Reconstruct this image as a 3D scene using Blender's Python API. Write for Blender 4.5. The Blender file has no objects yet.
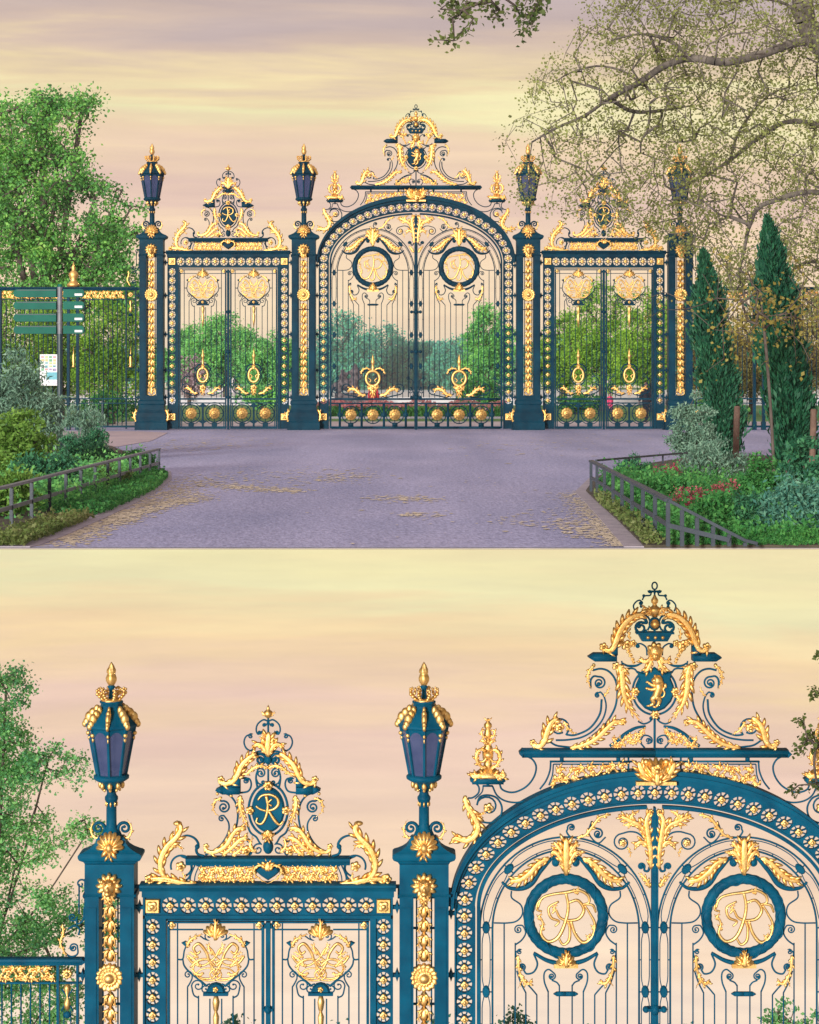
import bpy, bmesh, math, random
import numpy as np
from mathutils import Vector, Matrix

S = bpy.context.scene
COL = S.collection
RN = random.Random(11)
NP = np.random.default_rng(5)
PX = 58.0            # design units of the gate drawings per metre
F, CX, HZ, EYE = 1900.0, 409.5, 385.0, 1.6
D_UP = F / (PX / 2.06)     # distance of the upper gate
D_LOW = F / PX             # distance of the lower gate
Z_LOW = EYE - (1253.0 - HZ) / PX
EDGE = 1.6 * F / (548.0 - HZ)

def W(px, py, d):
    return Vector(((px - CX) / F * d, d, EYE - (py - HZ) / F * d))
def GR(px, py, z=0.0):
    d = (EYE - z) * F / (py - HZ)
    return Vector(((px - CX) / F * d, d, z))

# ------------------------------------------------------------------ materials
def srgb(r, g, b):
    f = lambda c: (c/255/12.92) if c/255 <= .04045 else ((c/255+.055)/1.055)**2.4
    return (f(r), f(g), f(b), 1.0)

def newmat(name):
    m = bpy.data.materials.new(name); m.use_nodes = True
    nt = m.node_tree
    return m, nt, nt.nodes, nt.links, nt.nodes['Principled BSDF']

def noise_mat(name, c1, c2, scale=6.0, rough=0.6, metal=0.0, bump=0.0, bscale=40.0, detail=5.0, rough2=None, spec=0.5, coat=0.0):
    m, nt, n, l, p = newmat(name)
    tc = n.new('ShaderNodeTexCoord')
    no = n.new('ShaderNodeTexNoise'); no.inputs['Scale'].default_value = scale; no.inputs['Detail'].default_value = detail
    l.new(tc.outputs['Object'], no.inputs['Vector'])
    cr_ = n.new('ShaderNodeValToRGB')
    cr_.color_ramp.elements[0].position = .33; cr_.color_ramp.elements[0].color = (*c1[:3], 1)
    cr_.color_ramp.elements[1].position = .67; cr_.color_ramp.elements[1].color = (*c2[:3], 1)
    l.new(no.outputs['Fac'], cr_.inputs['Fac']); l.new(cr_.outputs['Color'], p.inputs['Base Color'])
    p.inputs['Roughness'].default_value = rough; p.inputs['Metallic'].default_value = metal
    p.inputs['Specular IOR Level'].default_value = spec
    p.inputs['Coat Weight'].default_value = coat
    if rough2 is not None:
        mr = n.new('ShaderNodeMapRange'); mr.inputs['To Min'].default_value = rough; mr.inputs['To Max'].default_value = rough2
        l.new(no.outputs['Fac'], mr.inputs['Value']); l.new(mr.outputs['Result'], p.inputs['Roughness'])
    if bump:
        nb = n.new('ShaderNodeTexNoise'); nb.inputs['Scale'].default_value = bscale; nb.inputs['Detail'].default_value = 4
        l.new(tc.outputs['Object'], nb.inputs['Vector'])
        b = n.new('ShaderNodeBump'); b.inputs['Strength'].default_value = bump; b.inputs['Distance'].default_value = .02
        l.new(nb.outputs['Fac'], b.inputs['Height']); l.new(b.outputs['Normal'], p.inputs['Normal'])
    return m

def leaf_mat(name, cols, trans=0.25, rough=.55):
    m, nt, n, l, p = newmat(name)
    g = n.new('ShaderNodeNewGeometry')
    cr_ = n.new('ShaderNodeValToRGB')
    el = cr_.color_ramp.elements
    while len(el) < len(cols): el.new(.5)
    for i, c in enumerate(cols):
        el[i].position = i/(len(cols)-1); el[i].color = (*c[:3], 1)
    tc = n.new('ShaderNodeTexCoord'); no = n.new('ShaderNodeTexNoise'); no.inputs['Scale'].default_value = .45; no.inputs['Detail'].default_value = 2
    l.new(tc.outputs['Object'], no.inputs['Vector'])
    mx = n.new('ShaderNodeMath'); mx.operation = 'MULTIPLY_ADD'; mx.inputs[1].default_value = .55
    l.new(g.outputs['Random Per Island'], mx.inputs[0])
    m2 = n.new('ShaderNodeMapRange'); m2.inputs['From Min'].default_value = .3; m2.inputs['From Max'].default_value = .7; m2.inputs['To Max'].default_value = .45
    l.new(no.outputs['Fac'], m2.inputs['Value']); l.new(m2.outputs['Result'], mx.inputs[2])
    l.new(mx.outputs[0], cr_.inputs['Fac']); l.new(cr_.outputs['Color'], p.inputs['Base Color'])
    p.inputs['Roughness'].default_value = rough; p.inputs['Specular IOR Level'].default_value = .3
    tr = n.new('ShaderNodeBsdfTranslucent'); l.new(cr_.outputs['Color'], tr.inputs['Color'])
    ms = n.new('ShaderNodeMixShader'); ms.inputs[0].default_value = trans
    l.new(p.outputs[0], ms.inputs[1]); l.new(tr.outputs[0], ms.inputs[2])
    l.new(ms.outputs[0], n['Material Output'].inputs['Surface'])
    return m

M = {}
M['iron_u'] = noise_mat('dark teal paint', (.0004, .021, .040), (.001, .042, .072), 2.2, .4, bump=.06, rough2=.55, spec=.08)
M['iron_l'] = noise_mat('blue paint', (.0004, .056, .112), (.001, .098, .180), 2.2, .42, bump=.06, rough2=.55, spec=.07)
M['gold'] = noise_mat('gilding', (.80, .49, .15), (.97, .69, .29), 9, .42, metal=1.0, bump=.2, bscale=30, rough2=.6)
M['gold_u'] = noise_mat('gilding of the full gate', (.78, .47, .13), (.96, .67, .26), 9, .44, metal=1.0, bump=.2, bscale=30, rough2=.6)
M['glass'] = noise_mat('lantern glass', srgb(62, 76, 116), srgb(92, 102, 140), 2, .18, spec=.6)
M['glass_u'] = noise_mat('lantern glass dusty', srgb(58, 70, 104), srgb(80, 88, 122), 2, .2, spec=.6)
for k_ in ('glass', 'glass_u'):
    nt_ = M[k_].node_tree; p_ = nt_.nodes['Principled BSDF']; t_ = nt_.nodes.new('ShaderNodeBsdfTransparent'); t_.inputs[0].default_value = (.75, .82, 1, 1); x_ = nt_.nodes.new('ShaderNodeMixShader'); x_.inputs[0].default_value = .38
    nt_.links.new(p_.outputs[0], x_.inputs[1]); nt_.links.new(t_.outputs[0], x_.inputs[2]); nt_.links.new(x_.outputs[0], nt_.nodes['Material Output'].inputs['Surface'])
M['darkiron'] = noise_mat('dark railing paint', (.020, .032, .050), (.035, .05, .07), 5, .5, bump=.1)
M['greysteel'] = noise_mat('galvanised grey steel', (.11, .115, .135), (.18, .18, .20), 5, .45, bump=.05)
M['sign'] = noise_mat('sign green', (.0, .10, .07), (.002, .13, .09), 3, .5, spec=.15)
M['signpost'] = noise_mat('post paint', (.008, .03, .04), (.012, .04, .05), 4, .45)
M['white'] = noise_mat('white paint', (.75, .75, .76), (.82, .82, .82), 4, .5)
M['wood'] = noise_mat('weathered stake wood', (.10, .055, .04), (.20, .12, .085), 9, .8, bump=.4, bscale=25)
M['bark'] = noise_mat('bark', (.055, .04, .032), (.13, .10, .085), 5, .9, bump=.5, bscale=14)
M['barkplane'] = noise_mat('plane bark', (.065, .055, .045), (.17, .145, .12), 2.5, .85, bump=.35, bscale=9)
M['stone'] = noise_mat('weathered stone', (.018, .016, .024), (.15, .125, .14), 5, .85, bump=.6, bscale=9)
M['soil'] = noise_mat('planting soil', (.035, .028, .022), (.10, .085, .055), 5, .95, bump=.6, bscale=18)
M['kerb'] = noise_mat('kerb stone', (.30, .27, .32), (.42, .38, .42), 4, .85, bump=.25, bscale=30)
M['lawn'] = noise_mat('lawn grass', (.06, .17, .035), (.14, .30, .06), .7, .9, bump=.5, bscale=20)
M['sandpath'] = noise_mat('pale sand path', (.50, .45, .46), (.62, .56, .56), .6, .9, bump=.2)
M['under'] = noise_mat('terrace underside stone', (.30, .27, .26), (.42, .38, .36), 1.5, .9, bump=.3)
# ------------------------------------------------------------------ objects
def link(o, parent=None):
    COL.objects.link(o)
    if parent: o.parent = parent
    return o
def thing(name, label, cat, loc=(0, 0, 0), group=None):
    o = bpy.data.objects.new(name, None); o.empty_display_size = .2
    link(o); o.location = loc
    tag(o, label, cat, group); return o
def tag(o, label=None, cat=None, group=None, kind=None):
    if label: o['label'] = label
    if cat: o['category'] = cat
    if group: o['group'] = group
    if kind: o['kind'] = kind
    return o
def copy_tree(o, parent=None):
    c = o.copy(); link(c, parent)
    for ch in list(o.children): copy_tree(ch, c)
    return c
def recolour(o, mp):
    for s in o.material_slots:
        if s.material and s.material.name in mp:
            m = mp[s.material.name]; s.link = 'OBJECT'; s.material = m
    for c in o.children: recolour(c, mp)

def cr(pts, n=6, closed=False):
    """Catmull-Rom through points (tuples of any length)."""
    P = [tuple(p) for p in pts]; out = []
    N = len(P)
    if N < 3 and not closed: return P
    rng = range(N) if closed else range(N-1)
    for i in rng:
        p1, p2 = P[i], P[(i+1) % N]
        p0 = P[i-1] if (i > 0 or closed) else tuple(2*a-b for a, b in zip(p1, p2))
        p3 = P[(i+2) % N] if (i+2 < N or closed) else tuple(2*b-a for a, b in zip(p1, p2))
        for k in range(n):
            t = k/n
            out.append(tuple(.5*((2*b)+(-a+c)*t+(2*a-5*b+4*c-d)*t*t+(-a+3*b-3*c+d)*t**3) for a, b, c, d in zip(p0, p1, p2, p3)))
    if not closed: out.append(P[-1])
    return out
def arc(cx, cy, rx, ry, a0, a1, n=24):
    return [(cx+rx*math.cos(math.radians(a0+(a1-a0)*i/n)), cy-ry*math.sin(math.radians(a0+(a1-a0)*i/n))) for i in range(n+1)]
def spiral(cx, cy, r0, a0, turns, r1=None, n=None):
    r1 = r0*.22 if r1 is None else r1
    n = n or max(10, int(abs(turns)*16))
    out = []
    for i in range(n+1):
        t = i/n; a = math.radians(a0)+turns*2*math.pi*t; r = r0+(r1-r0)*t
        out.append((cx+r*math.cos(a), cy-r*math.sin(a)))
    return out
def resample(pts, n):
    L = [0]
    for a, b in zip(pts, pts[1:]): L.append(L[-1]+math.dist(a, b))
    out = []; j = 0
    for i in range(n):
        s = L[-1]*i/(n-1)
        while j < len(pts)-2 and L[j+1] < s: j += 1
        t = (s-L[j])/max(1e-9, L[j+1]-L[j])
        out.append(tuple(a+(b-a)*t for a, b in zip(pts[j], pts[j+1])))
    return out

class MB:
    """Collects shapes drawn on the gate's elevation (x right, y down, design units) with a depth in metres."""
    def __init__(s, ox=655.0, oy=1253.0, px=PX):
        s.v = []; s.f = []; s.sm = []; s.ox = ox; s.oy = oy; s.px = px
    def P(s, x, y, d=0.0): return ((x-s.ox)/s.px, d, (s.oy-y)/s.px)
    def raw(s, vs, fs, smooth=False):
        b = len(s.v); s.v += vs; s.f += [tuple(i+b for i in f) for f in fs]; s.sm += [smooth]*len(fs); return s
    def sweep(s, pts, prof, closed=False, scale=None, d=0.0, smooth=False, caps=True):
        n = len(pts); vs = []; m = len(prof)
        for i, p in enumerate(pts):
            a = pts[i-1] if (i > 0 or closed) else None
            b = pts[(i+1) % n] if (i < n-1 or closed) else None
            ts = []
            if a is not None:
                q = (p[0]-a[0], p[1]-a[1]); h = math.hypot(*q) or 1; ts.append((q[0]/h, q[1]/h))
            if b is not None:
                q = (b[0]-p[0], b[1]-p[1]); h = math.hypot(*q) or 1; ts.append((q[0]/h, q[1]/h))
            tx = sum(t[0] for t in ts); ty = sum(t[1] for t in ts); h = math.hypot(tx, ty) or 1; tx /= h; ty /= h
            k = 1.0
            if len(ts) == 2:
                c = ts[0][0]*tx+ts[0][1]*ty; k = min(1.6, 1/max(.3, c))
            sc = scale[i] if scale else 1.0
            for (o, dp) in prof:
                vs.append(s.P(p[0]+ty*o*k*sc, p[1]-tx*o*k*sc, d+dp*sc))
        fs = []
        for i in range(n if closed else n-1):
            j = (i+1) % n
            for q in range(m):
                r = (q+1) % m
                fs.append((i*m+q, i*m+r, j*m+r, j*m+q))
        if caps and not closed:
            fs.append(tuple(range(m))[::-1]); fs.append(tuple((n-1)*m+q for q in range(m)))
        return s.raw(vs, fs, smooth)
    def tube(s, pts, r=.75, sides=6, closed=False, d=0.0, flat=1.0):
        prof = [(math.cos(2*math.pi*k/sides), math.sin(2*math.pi*k/sides)/s.px*flat) for k in range(sides)]
        if not isinstance(r, (list, tuple)): r = [r]*len(pts)
        elif len(r) != len(pts):
            r = [x[0] for x in resample([(q,) for q in r], len(pts))] if len(r) > 2 else [r[0]+(r[1]-r[0])*i/(len(pts)-1) for i in range(len(pts))]
        return s.sweep(pts, prof, closed, r, d, True)
    def t(s, pts, r=.75, n=6, d=0.0, sides=6, flat=1.0): return s.tube(cr(pts, n), r, sides, False, d, flat)
    def sc(s, cx, cy, r0, a0, turns, r=.75, ball=0.0, d=0.0, pre=None, r1=None):
        """spiral scroll, optionally led into by a smooth path"""
        sp = spiral(cx, cy, r0, a0, turns, r1)
        if pre:
            lead = cr(list(pre)+[sp[0]], 6)[:-1]
            sp = lead+sp
        s.tube(sp, r, 6, False, d)
        if ball: s.ell(sp[-1][0], sp[-1][1], ball, ball, ball/s.px, d)
        return s
    def bar(s, x0, y0, x1, y1, d0=-.02, d1=.02):
        vs = [s.P(x, y, d) for d in (d0, d1) for (x, y) in ((x0, y0), (x1, y0), (x1, y1), (x0, y1))]
        return s.raw(vs, [(0, 1, 2, 3), (7, 6, 5, 4), (0, 4, 5, 1), (1, 5, 6, 2), (2, 6, 7, 3), (3, 7, 4, 0)])
    def beam(s, x0, x1, y0, y1, d, lip=.5):
        """horizontal moulded bar: torus on top, fillet, cove underneath"""
        h = (y1-y0)/2; pr = [(h, -.55*d), (h*.8, -.92*d), (h*.25, -d), (-h*.1, -.86*d), (-h*.35, -.8*d), (-h*.6, -.7*d), (-h, -.62*d),
                             (-h, .62*d), (-h*.6, .7*d), (-h*.1, .86*d), (h*.25, d), (h*.8, .92*d), (h, .55*d)]
        y = (y0+y1)/2
        return s.sweep([(x0, y), (x1, y)], pr)
    def ell(s, cx, cy, rx, ry, rd, d=0.0, nu=10, nv=6):
        vs = []; fs = []
        for j in range(nv+1):
            th = math.pi*j/nv
            for i in range(nu):
                a = 2*math.pi*i/nu
                vs.append(s.P(cx+rx*math.sin(th)*math.cos(a), cy-ry*math.cos(th), d+rd*math.sin(th)*math.sin(a)))
        for j in range(nv):
            for i in range(nu):
                k = (i+1) % nu
                fs.append((j*nu+i, j*nu+k, (j+1)*nu+k, (j+1)*nu+i))
        return s.raw(vs, fs, True)
    def lathe(s, cx, prof, seg=16, d=0.0, lobes=0, amp=0.0, dr=1.0, smooth=True, rot=0.0, tw=0.0, amps=None):
        vs = []; fs = []; n = len(prof)
        for j, (r, y) in enumerate(prof):
            for i in range(seg):
                a = 2*math.pi*i/seg+rot
                A = amp if amps is None else amps[j]
                rr = r*(1+A*math.cos(lobes*(a-rot)+tw*j))
                vs.append(s.P(cx+rr*math.cos(a), y, d+rr*math.sin(a)/s.px*dr))
        for j in range(n-1):
            for i in range(seg):
                k = (i+1) % seg
                fs.append((j*seg+i, j*seg+k, (j+1)*seg+k, (j+1)*seg+i))
        fs.append(tuple(range(seg))); fs.append(tuple((n-1)*seg+i for i in range(seg)))
        return s.raw(vs, fs, smooth)
    def square(s, cx, prof, dr=1.0, d=0.0):
        vs = []; fs = []
        for (r, y) in prof:
            for (a, b) in ((-1, -1), (1, -1), (1, 1), (-1, 1)):
                vs.append(s.P(cx+a*r, y, d+b*r/s.px*dr))
        n = len(prof)
        for j in range(n-1):
            for i in range(4):
                k = (i+1) % 4; fs.append((j*4+i, j*4+k, (j+1)*4+k, (j+1)*4+i))
        fs.append((0, 1, 2, 3)); fs.append(tuple((n-1)*4+i for i in range(4)))
        return s.raw(vs, fs)
    def prism(s, poly, d0, d1, bev=0.0):
        n = len(poly); cx = sum(p[0] for p in poly)/n; cy = sum(p[1] for p in poly)/n
        rings = []
        def ring(k, d): return [s.P(cx+(x-cx)*k, cy+(y-cy)*k, d) for x, y in poly]
        if bev: rings = [ring(1-bev, d0), ring(1, d0+(d1-d0)*.45), ring(1, d1)]
        else: rings = [ring(1, d0), ring(1, d1)]
        vs = sum(rings, []); fs = [tuple(range(n))]
        for j in range(len(rings)-1):
            for i in range(n):
                k = (i+1) % n; fs.append((j*n+i, j*n+k, (j+1)*n+k, (j+1)*n+i))
        fs.append(tuple((len(rings)-1)*n+i for i in range(n))[::-1])
        return s.raw(vs, fs)
    def rose(s, cx, cy, r, pet=6, h=.07, d=0.0, rows=((1, 0), (.92, .35), (.72, .75), (.5, .45), (.38, .9), (.2, 1.15), (0.02, 1.25)), depthlobe=.28, ry=None, rot=0.0):
        """domed flower facing the front"""
        seg = pet*4; vs = []; fs = []; ry = ry or r
        for j, (k, hh) in enumerate(rows):
            for i in range(seg):
                a = 2*math.pi*i/seg+rot
                lob = abs(math.cos(pet*(a-rot)/2))
                kk = k*(1-depthlobe*(1-lob)) if k > .45 else k
                hz = hh*(.7+.3*lob) if k > .45 else hh
                vs.append(s.P(cx+r*kk*math.cos(a), cy-ry*kk*math.sin(a), d-h*hz))
        b = len(vs); vs += [s.P(cx, cy, d+.01)]
        for j in range(len(rows)-1):
            for i in range(seg):
                k = (i+1) % seg; fs.append((j*seg+i, j*seg+k, (j+1)*seg+k, (j+1)*seg+i))
        for i in range(seg): fs.append((b, (i+1) % seg, i))
        fs.append(tuple((len(rows)-1)*seg+i for i in range(seg)))
        return s.raw(vs, fs, True)
    def shell(s, cx, cy, r, a0=20, a1=160, n=7, h=.09, d=0.0, ry=None):
        """scallop / palmette fan opening upwards from (cx, cy)"""
        ry = ry or r; seg = n*4+1; ks = (.08, .35, .62, .85, 1.0); vs = []; fs = []
        for j, k in enumerate(ks):
            for i in range(seg):
                t = i/(seg-1); a = math.radians(a0+(a1-a0)*t); lob = abs(math.sin(math.pi*n*t))
                kk = k*(1-.16*(1-lob)) if k > .8 else k
                hz = h*math.sin(math.pi*min(1, .15+.8*k))*(.45+.55*lob)
                vs.append(s.P(cx+r*kk*math.cos(a), cy-ry*kk*math.sin(a), d-hz))
        m = len(ks)
        for j in range(m-1):
            for i in range(seg-1): fs.append((j*seg+i, j*seg+i+1, (j+1)*seg+i+1, (j+1)*seg+i))
        bk = len(vs); edge = list(range(seg))+[j*seg+seg-1 for j in range(1, m)]+[(m-1)*seg+i for i in range(seg-2, -1, -1)]+[j*seg for j in range(m-2, 0, -1)]
        for e in edge:
            x, y, z = vs[e]; vs.append((x, d+.015, z))
        q = len(edge)
        for i in range(q): fs.append((edge[i], edge[(i+1) % q], bk+(i+1) % q, bk+i))
        fs.append(tuple(bk+i for i in range(q)))
        return s.raw(vs, fs, True)
    def leaf(s, pts, w=4.0, lobes=5, relief=.07, d=0.0, shape='tip', curl=0.0, n=6):
        """acanthus spray along a path: a grooved spine with leaflets sweeping forward on both sides"""
        pts = cr(pts, n); m = max(8, lobes*3)+1; P = resample(pts, m); fr = []
        for i, p in enumerate(P):
            a = P[max(0, i-1)]; b = P[min(m-1, i+1)]; tx, ty = b[0]-a[0], b[1]-a[1]; h = math.hypot(tx, ty) or 1
            t = i/(m-1)
            if shape == 'tip': env = (math.sin(math.pi*min(1, t*.9+.18))**.7)*(1-.55*t)+.04
            elif shape == 'even': env = .5+.5*math.sin(math.pi*t)**.6
            else: env = (math.sin(math.pi*(.06+.88*t)))**.8
            fr.append((p, tx/h, ty/h, env))
        vs = []; fs = []
        for (p, tx, ty, env) in fr:
            hw = w*env*.62; rel = relief*(.4+.6*env)
            for o, q in ((-1, -.2), (-.5, -1.0), (0, -.55), (.5, -1.0), (1, -.2)): vs.append(s.P(p[0]+ty*o*hw, p[1]-tx*o*hw, d+rel*q))
            vs.append(s.P(p[0], p[1], d+rel*.3))
        for i in range(m-1):
            for q in range(6):
                r = (q+1) % 6; fs.append((i*6+q, i*6+r, (i+1)*6+r, (i+1)*6+q))
        fs.append(tuple(range(6))[::-1]); fs.append(tuple((m-1)*6+q for q in range(6)))
        s.raw(vs, fs, True)
        L_ = sum(math.dist(a, b) for a, b in zip(P, P[1:])); st = L_/lobes
        for k in range(lobes):
            for sd in (-1, 1):
                t = (k+(.25 if sd < 0 else .6))/lobes; p, tx, ty, env = fr[min(m-1, int(t*(m-1)))]
                ln = min(st*1.5, w*1.7)*(.55+.45*env); wd = w*.36*env+.25; rel = relief*.8
                x0, y0 = p[0]+sd*ty*w*env*.30, p[1]-sd*tx*w*env*.30; vs = []; fs = []
                for q in range(5):
                    u = q/4; al = ln*u; ou = w*env*(.75*u**.8)+wd*.6*u*u; wq = wd*math.sin(math.pi*(.12+.80*u))**.8
                    cx_, cy_ = x0+tx*al+sd*ty*ou, y0+ty*al-sd*tx*ou
                    # across direction: roughly perpendicular to the leaflet
                    ax, ay = -(ty+sd*-tx*.7), (tx+sd*ty*.7); h = math.hypot(ax, ay) or 1; ax /= h; ay /= h
                    lift = -rel*(.25+.55*math.sin(math.pi*u)+.35*u)
                    vs += [s.P(cx_+ax*wq, cy_+ay*wq, d+lift*.55), s.P(cx_, cy_, d+lift), s.P(cx_-ax*wq, cy_-ay*wq, d+lift*.55), s.P(cx_, cy_, d+lift*.2+.012)]
                for q in range(4):
                    for e in range(4):
                        r = (e+1) % 4; fs.append((q*4+e, q*4+r, q*4+4+r, q*4+4+e))
                fs.append((3, 2, 1, 0)); fs.append((16, 17, 18, 19)); s.raw(vs, fs, True)
        if curl: s.rose(P[-1][0], P[-1][1], curl, 5, relief*1.3, d)
        return s
    def arabesque(s, x0, x1, yc, h, n, d=0.0, slope=0.0, relief=.05):
        """running leaf scroll: waving stem with roses and leaves"""
        pts = []
        for i in range(n*6+1):
            t = i/(n*6); pts.append((x0+(x1-x0)*t, yc+slope*t+math.sin(t*n*math.pi)*h*.36))
        s.tube(pts, h*.09, 5, False, d)
        for k in range(n):
            t = (k+.5)/n; x = x0+(x1-x0)*t; yy = yc+slope*t; sg = 1 if k % 2 else -1; st = (x1-x0)/n
            s.rose(x, yy+sg*-h*.06, h*.25, 5, relief*1.2, d-.01)
            s.leaf([(x-st*.3, yy+sg*h*.1), (x-st*.1, yy+sg*h*.42), (x+st*.3, yy+sg*h*.4)], h*.24, 3, relief, d)
            s.leaf([(x+st*.2, yy-sg*h*.1), (x+st*.38, yy-sg*h*.45), (x, yy-sg*h*.42)], h*.2, 3, relief, d)
            s.leaf([(x-st*.45, yy-sg*h*.05), (x-st*.3, yy-sg*h*.38), (x-st*.02, yy-sg*h*.34)], h*.17, 3, relief, d)
        return s
    def cell(s, fn, d0, d1, hole=.91, disc=.45, ns=8):
        """one pierced square of a frieze: fn maps (u,v) in -1..1 to the drawing"""
        N = 24; out = []; inn = []; dis = []
        for i in range(N):
            a = 2*math.pi*i/N; c, q = math.cos(a), math.sin(a); k = 1/max(abs(c), abs(q))
            out.append((c*k, q*k)); inn.append((c*hole, q*hole)); dis.append((c*disc, q*disc))
        vs = []
        for ring in (out, inn):
            for d in (d0, d1):
                for (u, v) in ring: vs.append(s.P(*fn(u, v), d))
        fs = []
        for i in range(N):
            k = (i+1) % N
            fs += [(i, k, 2*N+k, 2*N+i), (N+k, N+i, 3*N+i, 3*N+k), (2*N+i, 2*N+k, 3*N+k, 3*N+i)]
        s.raw(vs, fs)
        vs = []
        for d in (d0, d1): vs += [s.P(*fn(u, v), d) for (u, v) in dis]
        fs = [tuple(range(N)), tuple(range(2*N-1, N-1, -1))]+[(i, (i+1) % N, N+(i+1) % N, N+i) for i in range(N)]
        s.raw(vs, fs)
        for k in range(ns):
            a = 2*math.pi*(k+.5)/ns; w = .062; c, q = math.cos(a), math.sin(a)
            sp = [(c*r-q*o, q*r+c*o) for (r, o) in ((disc*.95, -w), (hole*1.04, -w), (hole*1.04, w), (disc*.95, w))]
            vs = [s.P(*fn(*p), d) for d in (d0+.012, d1-.012) for p in sp]
            s.raw(vs, [(0, 1, 2, 3), (7, 6, 5, 4), (0, 4, 5, 1), (2, 6, 7, 3)])
        return s
    def mirror(s, x0=None):
        x0 = s.ox if x0 is None else x0; X = (x0-s.ox)/s.px; n = len(s.v)
        s.v += [(2*X-x, y, z) for (x, y, z) in s.v[:n]]
        k = len(s.f); s.f += [tuple(i+n for i in f)[::-1] for f in s.f[:k]]; s.sm += s.sm[:k]
        return s
    def mesh(s, name):
        me = bpy.data.meshes.new(name); me.from_pydata(s.v, [], s.f)
        bm = bmesh.new(); bm.from_mesh(me)
        for f, q in zip(bm.faces, s.sm): f.smooth = q
        bmesh.ops.recalc_face_normals(bm, faces=bm.faces); bm.to_mesh(me); bm.free()
        return me
    def build(s, name, mat, parent=None, loc=(0, 0, 0)):
        me = s.mesh(name); me.materials.append(mat)
        o = bpy.data.objects.new(name, me); link(o, parent); o.location = loc
        return o
def inst(name, me, parent, loc, rot=0.0, scale=None):
    o = bpy.data.objects.new(name, me); link(o, parent); o.location = loc
    if rot: o.rotation_euler = (0, rot, 0)
    if scale: o.scale = scale
    return o
# ------------------------------------------------------------------ gate drawings
IRON, GOLD, GLASS = M['iron_u'], M['gold_u'], M['glass_u']
def shared_rosette():
    m = MB(0, 0); m.rose(0, 0, 4.4, 4, .045, -.0); me = m.mesh('rosette'); me.materials.append(GOLD); return me
ROS = shared_rosette()
def shared_boss():
    m = MB(0, 0); m.rose(0, 0, 12.4, 10, .085, 0, rows=((1, 0), (.95, .35), (.8, .62), (.66, .7), (.6, .95), (.35, 1.2), (.16, 1.3), (.14, 1.5), (.02, 1.55)), depthlobe=.1)
    me = m.mesh('boss'); me.materials.append(GOLD); return me
BOSS = shared_boss()
def shared_plaque():
    m = MB(0, 0); m.prism([(-7, -7), (7, -7), (7, 7), (-7, 7)], -.03, .02, .1); m.rose(0, 0, 6.2, 4, .05, -.03, rot=math.pi/4)
    me = m.mesh('corner_plaque'); me.materials.append(GOLD); return me
PLAQ = shared_plaque()
def L(ox, x, y, d=0.0): return ((x-ox)/PX, d, (1253-y)/PX)

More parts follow.
